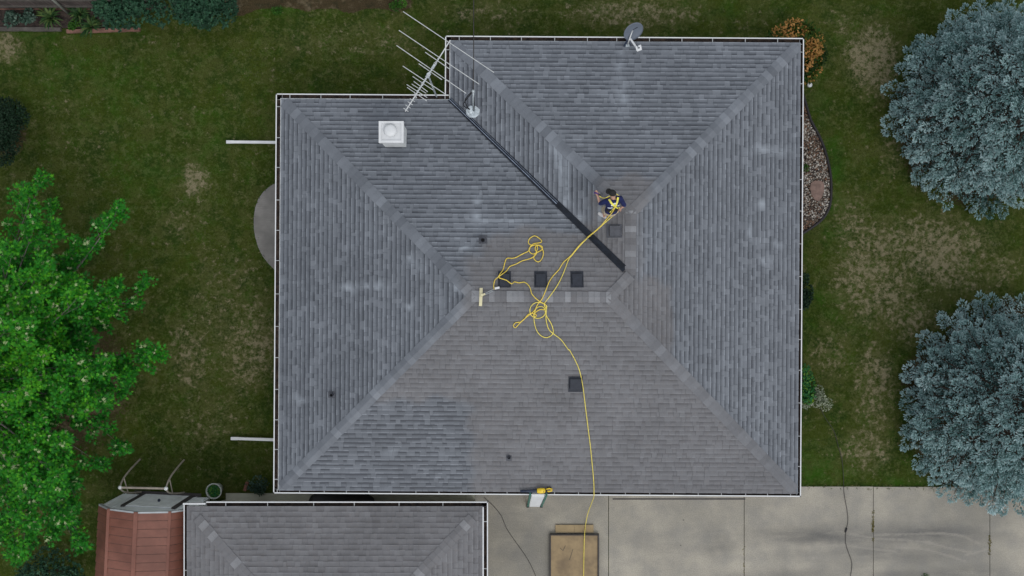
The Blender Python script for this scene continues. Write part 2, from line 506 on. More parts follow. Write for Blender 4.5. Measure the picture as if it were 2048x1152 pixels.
def box_in(u, v, u0, u1, v0, v1, s):
    return sstep(u0-s, u0+s, u)*(1-sstep(u1-s, u1+s, u))*sstep(v0-s, v0+s, v)*(1-sstep(v1-s, v1+s, v))

def wetness(face, x, y, z):
    """where the roof has been washed and is still wet (photo coordinates of the point)"""
    u, v = uv_of(x, y, z)
    u = u + (vnoise(x, y, 0.5, 3)-.5)*26; v = v + (vnoise(x, y, 0.5, 4)-.5)*26
    if face == 'south':
        return np.maximum(0.08, box_in(u, v, 300, 943, 798, 1200, 9))
    if face == 'main_north':
        d = box_in(u, v, 972, 1400, 478, 900, 12) + box_in(u, v, 925, 990, 520, 900, 14)
        d = d + box_in(u, v, 985, 1400, 462, 500, 10)
        return 1 - np.clip(d, 0, 1)*0.95
    if face == 'wing_west':
        d = box_in(u, v, 1182, 1400, 385, 700, 8) + box_in(u, v, 1120, 1400, 440, 700, 12)
        return 1 - np.clip(d, 0, 1)*0.95
    if face == 'wing_north':
        return 1 - box_in(u, v, 1195, 1330, 352, 500, 10)*0.9
    if face == 'east':
        d = box_in(u, v, 1000, 1288, 400, 565, 8)*0.5 + box_in(u, v, 1000, 1338, 560, 735, 7)
        return 1 - np.clip(d, 0, 1)*0.9
    return np.ones_like(u)

FOAM = [(1122, 345, 4, 60), (1134, 360, 3, 55), (1112, 300, 3, 40), (1108, 295, 10, 10), (1200, 425, 5, 22), (952, 438, 9, 14), (955, 415, 4, 30),
        (822, 520, 10, 9), (750, 572, 26, 5), (842, 532, 8, 5), (1240, 150, 3, 55), (1248, 190, 4, 30), (1540, 300, 40, 6), (1525, 405, 14, 5),
        (605, 800, 14, 4), (784, 905, 8, 10), (915, 575, 9, 7), (1000, 442, 60, 3), (1160, 436, 8, 8), (818, 615, 10, 6), (1530, 520, 10, 5),
        (1545, 490, 16, 4), (1500, 460, 5, 18), (700, 575, 20, 4), (930, 495, 14, 5), (1130, 405, 9, 12)]
def foam_at(x, y, z):
    u, v = uv_of(x, y, z); f = np.zeros_like(u)
    for a, b, ra, rb in FOAM:
        f = np.maximum(f, np.exp(-((u-a)/ra)**2 - ((v-b)/rb)**2)*(0.15+0.6*vnoise(u, v, 5, 9)))
    return np.clip(f*0.95, 0, 0.55)

def clip_poly(poly, c):
    """Sutherland-Hodgman: clip 2-D poly by convex polygon c (ccw)"""
    out = poly
    for i in range(len(c)):
        ax, ay = c[i]; bx, by = c[(i+1) % len(c)]
        inp = out; out = []
        if not inp: return []
        def side(p): return (bx-ax)*(p[1]-ay) - (by-ay)*(p[0]-ax)
        for j in range(len(inp)):
            p, q = inp[j], inp[(j+1) % len(inp)]
            sp, sq = side(p), side(q)
            if sp >= 0: out.append(p)
            if (sp >= 0) != (sq >= 0):
                t = sp/(sp-sq); out.append((p[0]+(q[0]-p[0])*t, p[1]+(q[1]-p[1])*t))
    return out

def shingle_face(parent, face, polys, p0, t, up, zf, slope, expo, wfun, seed):
    """laminated shingle courses over one roof slope, as real tabs with a raised butt edge"""
    rd = random.Random(seed)
    V, Fc, A = [], [], {'tint': [], 'wet': [], 'foam': []}
    t = np.array(t, float); up = np.array(up, float); p0 = np.array(p0, float)
    def world(a, b, h):
        q = p0 + t*a + up*b
        return (q[0], q[1], zf + slope*b + h)
    def put(poly, hfun, tint, dz=0.0):
        if len(poly) < 3: return
        ar = sum(poly[i][0]*poly[(i+1) % len(poly)][1]-poly[(i+1) % len(poly)][0]*poly[i][1] for i in range(len(poly)))
        if abs(ar) < 2e-5: return
        base = len(V)
        for a, b in poly:
            V.append(world(a, b, hfun(b)))
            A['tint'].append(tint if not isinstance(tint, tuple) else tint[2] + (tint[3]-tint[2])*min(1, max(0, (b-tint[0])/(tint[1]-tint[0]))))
        f = tuple(range(base, base+len(poly)))
        Fc.append(f if ar > 0 else f[::-1])
    flip = (t[0]*up[1]-t[1]*up[0]) < 0
    for poly in polys:
        ab = [(float(np.dot(np.array(p)-p0, t)), float(np.dot(np.array(p)-p0, up))) for p in poly]
        ar = sum(ab[i][0]*ab[(i+1) % len(ab)][1]-ab[(i+1) % len(ab)][0]*ab[i][1] for i in range(len(ab)))
        if ar < 0: ab = ab[::-1]
        base = len(V)                           # felt deck under the tabs
        for a, b in ab: V.append(world(a, b, -0.006)); A['tint'].append(0.2)
        Fc.append(tuple(range(base, base+len(ab))))
        amin = min(a for a, b in ab); amax = max(a for a, b in ab)
        bmin = min(b for a, b in ab); bmax = max(b for a, b in ab)
        for j in range(int(bmin//expo), int(bmax//expo)+1):
            rr = random.Random(seed*1000+j)
            a = math.floor(amin) - rr.random()*0.5 - 1.0
            b0, b1 = j*expo, (j+1)*expo
            row = rr.uniform(-0.10, 0.10); k = 0; plight = rr.uniform(.04, .14) + (.22 if rr.random() < .12 else 0) if face != 'east' else (.36 if j < 15 and rr.random() < .5 else .12)
            if face == 'south' or face[0] == 'g': plight = .38
            while a < amax:
                w = rr.choice((0.10, 0.13, 0.16, 0.16, 0.20, 0.24)); k += 1
                high = rr.random() < plight                    # pale full-height tooth, else a tab with the dark shadow band
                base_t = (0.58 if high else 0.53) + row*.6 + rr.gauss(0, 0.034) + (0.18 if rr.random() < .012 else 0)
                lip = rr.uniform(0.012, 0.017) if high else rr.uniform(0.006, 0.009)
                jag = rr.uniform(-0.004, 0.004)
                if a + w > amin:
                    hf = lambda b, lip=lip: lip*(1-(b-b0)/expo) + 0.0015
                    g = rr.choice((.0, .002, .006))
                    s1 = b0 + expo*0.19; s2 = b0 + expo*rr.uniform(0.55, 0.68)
                    edge = base_t + (rr.uniform(.25, .6) if rr.random() < 0.65 else 0.12)  # paler butt edge: sky glint on the wet lip, painted into the tint
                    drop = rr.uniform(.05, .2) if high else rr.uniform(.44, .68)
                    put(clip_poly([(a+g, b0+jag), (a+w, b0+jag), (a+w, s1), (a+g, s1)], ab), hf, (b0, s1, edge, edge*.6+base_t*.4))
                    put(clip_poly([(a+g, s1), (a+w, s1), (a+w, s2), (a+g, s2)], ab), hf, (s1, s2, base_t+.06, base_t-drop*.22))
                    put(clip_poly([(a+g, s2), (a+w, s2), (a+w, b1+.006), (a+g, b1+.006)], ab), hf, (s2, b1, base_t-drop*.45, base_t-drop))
                    seg = clip_poly([(a+g, b0+jag), (a+w, b0+jag), (a+w, b0+jag+.002), (a+g, b0+jag+.002)], ab)
                    if len(seg) >= 4:
                        a0 = min(p[0] for p in seg); a1 = max(p[0] for p in seg); bb = b0+jag
                        base = len(V)
                        V += [world(a0, bb, -.004), world(a1, bb, -.004), world(a1, bb, lip+.0015), world(a0, bb, lip+.0015)]
                        A['tint'] += [0.05]*4
                        Fc.append((base, base+1, base+2, base+3))
                a += w
    if flip: Fc = [f[::-1] for f in Fc]
    Va = np.array(V); wx = Va[:, 0]*cR - Va[:, 1]*sR; wy = Va[:, 0]*sR + Va[:, 1]*cR
    A['wet'] = wfun(face, wx, wy, Va[:, 2]) if wfun else np.zeros(len(V))
    if face == 'south': A['tint'] = np.array(A['tint']) - .17*A['wet']
    A['foam'] = foam_at(wx, wy, Va[:, 2])*(.5 if face == 'south' else 1) if wfun else np.zeros(len(V))
    me = bpy.data.meshes.new('shingle_slope'); me.from_pydata(V, [], Fc); me.update()
    for k, val in A.items():
        me.attributes.new(k, 'FLOAT', 'POINT').data.foreach_set('value', np.asarray(val, np.float32))
    return link('shingle_slope', me, M['shingle'], parent)

def cap_run(parent, a, b, na, nb, seed, wet_of, name, expo=0.21, wid=0.17):
    """folded cap shingles from a (low) to b (high); na/nb = horizontal directions to the two sides with slope drop"""
    rd = random.Random(seed)
    a, b = Vector(a), Vector(b); d = (b-a); L = d.length; d.normalize()
    V, Fc, T = [], [], []
    n = int(L/expo)+1
    na, nb = Vector(na), Vector(nb)
    for i in range(n):
        s0 = i*expo; s1 = min(s0+expo*1.35, L+0.06)
        tint = rd.choice((0.44, 0.48, 0.52, 0.56, 0.60, 0.66, 0.78)) + rd.gauss(0, 0.05)
        if wet_of is dry_of: tint = rd.choice((.5, .55, .55, .6, .65, 1.4))
        if name == 'ridge_cap': tint = rd.choice((.35, .5, .6, .65, 1.2, 1.45))
        w = wid*rd.uniform(0.97, 1.05)
        h0, h1 = 0.026, 0.012
        P0 = a + d*s0 + Vector((0, 0, h0)); P1 = a + d*s1 + Vector((0, 0, h1))
        for side in (na, nb):
            q = [P0, P1, P1+side*w, P0+side*w]
            cx = (d.cross(side)).z
            if cx < 0: q = q[::-1]
            base = len(V); V += [tuple(p) for p in q]; T += [tint]*4; Fc.append((base, base+1, base+2, base+3))
            e = [P0, P0+side*w, P0+side*w-Vector((0, 0, .026)), P0-Vector((0, 0, .026))]
            base = len(V); V += [tuple(p) for p in e]; T += [0.1]*4; Fc.append((base, base+1, base+2, base+3))
            e = [P0+side*w, P1+side*w, P1+side*w-Vector((0, 0, .012)), P0+side*w-Vector((0, 0, .024))]
            base = len(V); V += [tuple(p) for p in e]; T += [0.25]*4; Fc.append((base, base+1, base+2, base+3))
    Va = np.array(V); wx = Va[:, 0]*cR - Va[:, 1]*sR; wy = Va[:, 0]*sR + Va[:, 1]*cR
    me = bpy.data.meshes.new(name); me.from_pydata(V, [], Fc); me.update()
    A = {'tint': T, 'wet': wet_of(wx, wy, Va[:, 2]), 'foam': foam_at(wx, wy, Va[:, 2])*0.6 if wet_of is not dry_of else np.zeros(len(V))}
    for k, val in A.items():
        me.attributes.new(k, 'FLOAT', 'POINT').data.foreach_set('value', np.asarray(val, np.float32))
    return link(name, me, M['shingle'], parent)

def dry_of(x, y, z): return np.zeros_like(x)
def cap_wet(x, y, z):
    u, v = uv_of(x, y, z)
    d = box_in(u, v, 925, 1262, 400, 640, 14) + box_in(u, v, 1195, 1300, 355, 620, 12) + sstep(600, 640, v)*sstep(940, 960, u)*0.75
    return 1 - np.clip(d, 0, 1)*0.9

def gutter(parent, a, b, inward, z, wid, hang=True, hsp=0.91, name='gutter'):
    """K-style trough from a to b with a white outer lip and white hanger straps as a child"""
    a, b = Vector((*a, 0)), Vector((*b, 0)); d = (b-a).normalized(); L = (b-a).length; n = Vector((*inward, 0))
    m = MB()
    prof = [(0.031, 0.012, 0), (0, 0.012, 0), (0, -.055, 0), (0.03, -.11, 0), (wid, -.11, 0), (wid, 0.0, 0)]
    inn = [(0.031, 0.012), (0.031, 0.0), (0.016, -0.004), (0.016, -.05), (0.04, -.095), (wid-.006, -.095), (wid-.006, -.01)]
    for (o0, h0, _), (o1, h1, _) in zip(prof, prof[1:]):
        m.quad(a+n*o0+Vector((0, 0, z+h0)), b+n*o0+Vector((0, 0, z+h0)), b+n*o1+Vector((0, 0, z+h1)), a+n*o1+Vector((0, 0, z+h1)))
    m.cur = 1
    for (o0, h0), (o1, h1) in zip(inn[1:], inn[2:]):
        m.quad(a+n*o0+Vector((0, 0, z+h0)), b+n*o0+Vector((0, 0, z+h0)), b+n*o1+Vector((0, 0, z+h1)), a+n*o1+Vector((0, 0, z+h1)))
    rd = random.Random(int(L*1000))                      # leaf litter lying in the trough
    for i in range(int(L*26)):
        s = rd.uniform(0.05, L-.05); o = rd.uniform(0.05, wid-.02); q = rd.uniform(0, 6.28); r = rd.uniform(.012, .03)
        c = a + d*s + n*o + Vector((0, 0, z-.09+rd.uniform(0, .02)))
        e1 = Vector((math.cos(q), math.sin(q), .2))*r; e2 = Vector((-math.sin(q), math.cos(q), .1))*r*.6
        m.quad(c-e1, c+e2, c+e1, c-e2)
    g = m.build(name, [M['white'], M['gutter_in']], parent)
    if hang:
        s = hsp*0.45; k = 0; rd = random.Random(int(L*77))
        while s < L-.1:
            c = a + d*s
            hm = MB()
            hm.obox(c + n*(wid+.05)/2 + Vector((0, 0, z+.006)), d*0.009, n*(wid-.02)/2, Vector((0, 0, .006)))
            hm.build('hanger_strap', M['strap_grey'], g)
            s += hsp*rd.uniform(0.93, 1.07)
    return g

# ------------------------------------------------------------------ ground
def axis(lo, hi, step, far):
    mid = np.arange(lo, hi+step/2, step)
    a = lo - np.array([200, 90, 40, 18, 8, 4, 2, 1.0, .4]) ; b = hi + np.array([.4, 1.0, 2, 4, 8, 18, 40, 90, 200])
    return np.concatenate([a, mid, b])
xs = axis(-18, 18, 0.13, 200); ys = axis(-11, 11, 0.13, 200)
gx, gy = np.meshgrid(xs, ys); gx = gx.ravel(); gy = gy.ravel()
gu = 1024 + gx*F/H; gv = 576 - gy*F/H
DRY = [(1745, 120, 60, 90, .95), (1840, 500, 170, 80, .85), (1760, 560, 110, 110, .80), (1700, 440, 60, 70, .6), (1750, 780, 50, 110, .85), (1730, 900, 60, 60, .75),
       (1830, 640, 60, 60, .75), (1790, 300, 45, 90, .55), (1650, 900, 40, 60, .45), (1665, 700, 60, 80, .55), (1950, 540, 110, 60, .75),
       (700, 85, 170, 50, .60), (1280, 25, 190, 35, .70), (980, 25, 120, 35, .55), (1500, 40, 60, 40, .4), (1690, 40, 60, 40, .6),
       (390, 360, 34, 40, .80), (370, 440, 80, 60, .45), (450, 610, 90, 150, .62), (490, 690, 70, 120, .78), (380, 720, 60, 110, .62), (400, 830, 110, 80, .55), (330, 760, 70, 120, .45),
       (10, 95, 40, 34, 1.0), (330, 240, 110, 60, .34), (520, 130, 90, 60, .40), (420, 500, 60, 60, .4), (300, 150, 260, 120, .26), (520, 980, 50, 30, .35),
       (280, 900, 90, 60, .35)]
dry = np.full_like(gx, 0.30)
for u, v, ru, rv, s in DRY:
    dry = np.maximum(dry, s*np.exp(-(((gu-u)/ru)**2 + ((gv-v)/rv)**2)**1.4*0.8))
dry *= 0.75 + 0.5*vnoise(gx, gy, 1.4, 21)
soil = np.zeros_like(gx)
for u, v, r in ((1985, 222, 214), (2012, 806, 224)):
    q = np.hypot(gu-u, gv-v); soil = np.maximum(soil, 0.58*(1 - sstep(r-40, r+12, q + (vnoise(gx, gy, .8, 5)-.5)*50)))
soil = np.maximum(soil, (1-sstep(14, 26, gv + (vnoise(gx, gy, .7, 6)-.5)*26))*sstep(-75, -50, gv + (vnoise(gx, gy, .7, 6)-.5)*26)*sstep(420, 470, gu)*(1-sstep(800, 850, gu))*0.9)
q = np.hypot((gu-60)/1.15, gv-760); soil = np.maximum(soil, (1-sstep(120, 290, q))*0.62)
soil = np.maximum(soil, (1 - sstep(30, 80, np.hypot(gu-10, gv-270)))*0.6)
lush = np.zeros_like(gx)
for u, v, ru, rv, s in ((1668, 330, 22, 60, 1), (1672, 440, 26, 60, .8), (1640, 940, 70, 45, .8), (560, 20, 30, 16, .9), (1420, 20, 120, 20, .4), (1630, 210, 30, 40, .5),
                        (1810, 970, 80, 14, .9), (150, 140, 110, 60, .5), (240, 180, 90, 90, .4), (420, 280, 60, 80, .35), (40, 70, 90, 10, .7), (230, 60, 60, 14, .7),
                        (1850, 150, 60, 20, .4), (300, 340, 80, 60, .5), (1660, 620, 60, 40, .4)):
    lush = np.maximum(lush, s*np.exp(-((gu-u)/ru)**2 - ((gv-v)/rv)**2))
nx, ny = len(xs), len(ys)
idx = np.arange(nx*ny).reshape(ny, nx)
fc = np.stack([idx[:-1, :-1], idx[:-1, 1:], idx[1:, 1:], idx[1:, :-1]], -1).reshape(-1, 4)
me = bpy.data.meshes.new('lawn')
me.from_pydata(np.stack([gx, gy, (vnoise(gx, gy, 1.7, 8)-1)*0.03], -1).tolist(), [], fc.tolist()); me.update()
for k, val in (('dry', dry), ('soil', soil), ('lush', lush)):
    me.attributes.new(k, 'FLOAT', 'POINT').data.foreach_set('value', val.astype(np.float32))
tag(link('lawn', me, M['lawn'], None, True), kind='structure')

# driveway: separate slabs with open joints
def slab_grid(name, rects, z0, z1, mat):
    V, Fc, ST, TR = [], [], [], []
    for x0, x1, y0, y1 in rects:
        g_ = .04 if x0 > 7 else .09; n = max(2, int((x1-x0)/g_)); k = max(2, int((y1-y0)/g_))
        if x1-x0 > 9: n = 90
        X, Y = np.meshgrid(np.linspace(x0, x1, n+1), np.linspace(y0, y1, k+1))
        b = len(V); V += np.stack([X.ravel(), Y.ravel(), np.full(X.size, z1)], -1).tolist()
        id_ = np.arange(X.size).reshape(k+1, n+1) + b
        Fc += np.stack([id_[:-1, :-1], id_[:-1, 1:], id_[1:, 1:], id_[1:, :-1]], -1).reshape(-1, 4).tolist()
        b = len(V)
        V += [(x0, y0, z0), (x1, y0, z0), (x1, y1, z0), (x0, y1, z0), (x0, y0, z1), (x1, y0, z1), (x1, y1, z1), (x0, y1, z1)]
        Fc += [(b, b+1, b+5, b+4), (b+1, b+2, b+6, b+5), (b+2, b+3, b+7, b+6), (b+3, b, b+4, b+7)]
    Va = np.array(V); u = 1024 + Va[:, 0]*F/H; v = 576 - Va[:, 1]*F/H
    st = np.zeros(len(V)); tr = np.zeros(len(V))
    for a, b, ra, rb, s in ((1640, 1072, 150, 20, .85), (1850, 1070, 130, 24, .9), (1740, 1108, 170, 22, .6), (1440, 1090, 40, 26, .55), (1330, 1095, 60, 40, .3),
                            (1930, 1150, 70, 18, .8), (1060, 1020, 70, 26, .4), (1040, 1080, 60, 60, .4), (1560, 1150, 120, 16, .5), (1800, 1150, 80, 12, .5)):
        st = np.maximum(st, s*np.exp(-((u-a)/ra)**2 - ((v-b)/rb)**2))
    for pts in ([(1745, 1070), (1800, 1068), (1850, 1067), (1890, 1066), (1925, 1072), (1960, 1088)], [(1745, 1077), (1800, 1079), (1850, 1083), (1890, 1094), (1940, 1104)],
                [(1790, 1094), (1850, 1098), (1900, 1112), (1930, 1122)], [(1640, 1088), (1700, 1092), (1745, 1098), (1790, 1102)], [(1930, 1110), (1980, 1096), (2047, 1075)],
                [(1700, 1068), (1745, 1075)]):
        for (a0, b0), (a1, b1) in zip(pts, pts[1:]):
            t = np.clip(((u-a0)*(a1-a0)+(v-b0)*(b1-b0))/((a1-a0)**2+(b1-b0)**2), 0, 1)
            dd = np.hypot(u-a0-t*(a1-a0), v-b0-t*(b1-b0)) + (vnoise(u, v, 6, 12)-.5)*2
            tr = np.maximum(tr, (1-sstep(0.6, 3.2, dd))*0.75)
    w = np.exp(-((u-1680)/40)**2 - ((v-1088)/10)**2)*0.7; tr = np.maximum(tr, w*vnoise(u, v, 8, 3))
    me = bpy.data.meshes.new(name); me.from_pydata(V, [], Fc); me.update()
    for k, val in (('stain', st), ('trickle', tr)):
        me.attributes.new(k, 'FLOAT', 'POINT').data.foreach_set('value', val.astype(np.float32))
    return link(name, me, mat)
gx_of = lambda u: (u-1024)*H/F
gy_of = lambda v: (576-v)*H/F
J = .010
yT, yN = GY0+.56, gy_of(973)
tag(slab_grid('driveway', [(gx_of(950), gx_of(1217)-J, -22, yT), (gx_of(1217)+J, gx_of(1488)-J, -22, yT), (gx_of(1488)+J, GX1-.55, yN+.012, yT), (gx_of(1488)+J, gx_of(1746)-J, -22, yN),
                           (gx_of(1746)+J, gx_of(1979)-J, -22, yN-.01), (gx_of(1979)+J, 26, -22, yN)], -.06, .03, M['concrete']), kind='structure')
dk = MB(); dk.box(gx_of(1225), gx_of(1490), gy_of(999), gy_of(996), .03, .036); tag(dk.build('door_threshold', M['shed_trim']), kind='structure')
wk = MB(); wk.box(gx_of(452), gx_of(950)-J, gy_of(1042), gy_of(986.5), -.06, .032); tag(wk.build('path', M['walk']), kind='structure')
# round patio poking out from under the west eave
pm = MB(); c = px(566, 452)
pts = [(c.x + 3.0, c.y - 1.6), (c.x+3.0, c.y+1.6)]
for u, v in ((552, 366), (540, 373), (527, 384), (517, 398), (511, 415), (508, 435), (508, 455), (511, 475), (517, 495), (526, 513), (537, 527), (550, 540)):
    q = px(u, v); pts.append((q.x, q.y))
pm.prism(pts, -.05, .035); tag(pm.build('patio', M['patio']), kind='structure')

# ------------------------------------------------------------------ house
house = tag(empty('house', (0, 0, 0), ROT), 'grey shingled hip roof house with white gutters, its wing reaching the top of the photo', 'house')
wl = MB()
wall_pts = [(GX0+.55, GY0+.55), (GX1-.55, GY0+.55), (GX1-.55, WY1-.55), (WX0+.55, WY1-.55), (WX0+.55, GY1-.55), (GX0+.55, GY1-.55)]
wl.prism(wall_pts, -0.1, EZ-.16)
walls = wl.build('wall', M['siding'], house)
sf = MB()
out = [(GX0+.13, GY0+.10), (GX1-.10, GY0+.10), (GX1-.10, WY1-.13), (WX0+.13, WY1-.13), (WX0+.13, GY1-.13), (GX0+.13, GY1-.13)]
sf.prism(out, EZ-.16, EZ-.03); sf.build('soffit', M['white2'], house)
def window(x, y, nx_, ny_, w, h, zc):
    t = Vector((-ny_, nx_, 0)); n = Vector((nx_, ny_, 0)); c = Vector((x, y, zc))
    f = MB()
    for s in (-1, 1):
        f.obox(c + t*s*(w/2) + n*.02, t*.05, n*.035, Vector((0, 0, h/2+.05)))
        f.obox(c + Vector((0, 0, s*h/2)) + n*.02, t*(w/2-.052), n*.033, Vector((0, 0, .05)))
    fr = f.build('window', M['white'], house)
    g = MB(); g.obox(c + n*.01, t*(w/2-.045), n*.008, Vector((0, 0, h/2-.045))); g.build('pane', M['glass'], fr)
for a in (-4.0, -1.0, 3.0): window(GX0+.55, a, -1, 0, 1.4, 1.1, 1.45)
for a in (-3.6, 0.5, 4.5): window(GX1-.55, a, 1, 0, 1.5, 1.2, 1.45)
for a in (0.5, 5.5): window(a, WY1-.55, 0, 1, 1.4, 1.1, 1.45)
window(-4.6, GY1-.55, 0, 1, 1.6, 1.1, 1.45)
gd = MB()
for i in range(4): gd.box(3.3, 6.9, GY0+.51, GY0+.548, .05+i*.52, .05+i*.52+.50, .008)
gd.build('garage_door', M['white2'], house)

mh = (RY1-RY0)/2; my = (RY0+RY1)/2; wc = (VX0+RX1)/2; wh = (RX1-VX0)/2
RL, RRr = RX0+mh, RX1-mh                   # ends of the main ridge
vy = my + (wc-RRr)                          # where valley, wing ridge and the short hip meet
E = 0.1357
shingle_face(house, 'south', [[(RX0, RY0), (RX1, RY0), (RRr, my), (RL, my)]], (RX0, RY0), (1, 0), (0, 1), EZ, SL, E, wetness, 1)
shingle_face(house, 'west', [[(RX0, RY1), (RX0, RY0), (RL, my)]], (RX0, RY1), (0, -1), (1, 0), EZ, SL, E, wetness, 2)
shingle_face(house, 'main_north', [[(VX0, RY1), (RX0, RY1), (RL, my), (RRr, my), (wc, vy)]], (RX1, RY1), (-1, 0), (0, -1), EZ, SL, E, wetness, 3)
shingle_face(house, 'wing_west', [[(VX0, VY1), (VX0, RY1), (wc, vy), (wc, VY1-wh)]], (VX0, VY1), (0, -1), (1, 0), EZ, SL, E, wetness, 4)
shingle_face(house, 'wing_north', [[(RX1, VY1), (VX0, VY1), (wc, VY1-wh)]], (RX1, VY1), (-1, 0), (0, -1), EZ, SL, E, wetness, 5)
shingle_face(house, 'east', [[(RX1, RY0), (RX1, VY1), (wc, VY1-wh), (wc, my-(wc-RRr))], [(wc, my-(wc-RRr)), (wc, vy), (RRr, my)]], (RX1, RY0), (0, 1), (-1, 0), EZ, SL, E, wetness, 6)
zr = EZ+SL*mh; zw = EZ+SL*wh
dd = SL
wS, wN, wW, wE = Vector((0, -1, -dd)), Vector((0, 1, -dd)), Vector((-1, 0, -dd)), Vector((1, 0, -dd))
h2 = 0.7071
def hip_sides(sx, sy):
    """for a hip running up along (sx, sy): the two horizontal normals lying in the faces"""
    n1 = Vector((-sy*h2, sx*h2, 0)); n2 = -n1
    r = []
    for n in (n1, n2):
        # going sideways from the hip drops by slope * |component along the face's fall line|
        r.append(Vector((n.x, n.y, -SL*h2)))
    return r
for (a, b, s, sd_) in (((RX0, RY0, EZ), (RL, my, zr), (1, 1), 31), ((RX0, RY1, EZ), (RL, my, zr), (1, -1), 32), ((RX1, RY0, EZ), (RRr, my, zr), (-1, 1), 33),
                      ((VX0, VY1, EZ), (wc, VY1-wh, zw), (1, -1), 34), ((RX1, VY1, EZ), (wc, VY1-wh, zw), (-1, -1), 35), ((wc, vy, zw), (RRr, my, zr), (-1, -1), 36)):
    n1, n2 = hip_sides(*s)
    d = Vector((s[0], s[1], 0))*.10 if sd_ != 36 else Vector((0, 0, 0))
    a_ = Vector(a) + Vector((d.x, d.y, SL*.10))
    cap_run(house, a_, b, n1, n2, sd_, cap_wet, 'hip_cap', wid=0.155)
cap_run(house, (RL-.05, my, zr+.012), (RRr, my, zr+.012), wS, wN, 37, cap_wet, 'ridge_cap', expo=0.16, wid=0.15)
cap_run(house, (wc, vy, zw+.008), (wc, VY1-wh, zw+.008), wW, wE, 38, cap_wet, 'ridge_cap', expo=0.17, wid=0.15)
# valley metal
vm = MB()
va = Vector((VX0-.02, RY1+.02, EZ+.0)); vb = Vector((wc-.02, vy+.03, zw+.0))
def vpt(t): return va.lerp(vb, t)
sidev = Vector((h2, h2, SL*h2)); sidev2 = Vector((-h2, -h2, SL*h2))
N = 24
vb = va.lerp(vb, .975)
for sgn in (sidev, sidev2):
    for i in range(N):
        t0, t1 = i/N, (i+1)/N
        w0 = .062 + .035*t0; w1 = .062 + .035*t1
        up = Vector((0, 0, .022))
        vm.quad(vpt(t0)+up, vpt(t1)+up, vpt(t1)+sgn*w1+up, vpt(t0)+sgn*w0+up)
val = vm.build('valley', M['valley'], house)
vr = MB()
for i in range(N):
    a, b = vpt(i/N), vpt((i+1)/N)
    if i > N*.62: break
    for s, w in ((-.5, .016), (1.4, .008)):
        o = Vector((h2*.028*s, h2*.028*s, .030))
        vr.beam(a+o, b+o, w, .012)
vr.build('rib', M['valley_rib'], val)
# gutters
zg = EZ - .02
gutter(house, (GX0, GY0), (GX0, GY1), (1, 0), zg, .175)
gutter(house, (GX0, GY1), (WX0+.11, GY1), (0, -1), zg, .170)
gutter(house, (WX0, GY1-.0), (WX0, WY1), (1, 0), zg, .175)
gutter(house, (WX0, WY1), (GX1, WY1), (0, -1), zg, .170)
gutter(house, (GX1, WY1), (GX1, GY0), (-1, 0), zg, .115)
gutter(house, (GX1, GY0), (GX0, GY0), (0, 1), zg, .115, hsp=0.68)
# white downspouts that run out over the west lawn
for (u0, v0, u1, v1) in ((453, 284, 566, 285), (462, 877, 566, 880)):
    a = px(u0, v0, .12); b = px(u1, v1, .20); k = px(u0+14, v0, .14)
    m = MB(); m.beam(k, b, .085, .07); m.beam(a, k + (k-a).normalized()*.01, .095, .062)
    bx, by = GX0+.07, b.y
    m.beam((bx+.3, by, .16), (bx+.3, by, 2.4), .07, .06, (1, 0, 0)); m.beam((bx+.3, by, 2.4), (bx+.04, by, 2.56), .065, .06)
    d = m.build('downspout', M['white'], house)
    d.matrix_parent_inverse = Matrix.Rotation(-ROT, 4, 'Z')

def hparent(o):
    """child built in world coordinates"""
    o.matrix_parent_inverse = Matrix.Rotation(-ROT, 4, 'Z'); return o

# chimney: white box, flat pan and round cap
def frame_at(u, v, dz=0.0):
    p = rp(u, v, dz); return p
ct = px(782.5, 264, 4.35); cb_z = roofz(ct.x, ct.y)
cw, ch = .345, .30
m = MB(); m.box(ct.x-cw+.045, ct.x+cw-.045, ct.y-ch+.04, ct.y+ch-.04, cb_z-.3, 4.27)
chim = hparent(m.build('chimney', M['white2'], house))
m = MB()
m.box(ct.x-cw, ct.x+cw, ct.y-ch, ct.y+ch, 4.21, 4.33, .012)
for s in (-1, 1):
    m.box(ct.x+s*(cw-.035)-.034, ct.x+s*(cw-.035)+.034, ct.y-ch+.001, ct.y+ch-.001, 4.331, 4.37)
    m.box(ct.x-cw+.07, ct.x+cw-.07, ct.y+s*(ch-.035)-.033, ct.y+s*(ch-.035)+.033, 4.331, 4.368)
m.build('chimney_pan', M['white'], chim)
m = MB(); q = (ct.x-.02, ct.y+.03, 4.333)
m.lathe(q, [(.12, 0), (.12, .08), (.175, .081), (.18, .10), (.15, .14), (.08, .165), (0, .17)], 24)
m.build('chimney_cap', M['white'], chim, True)
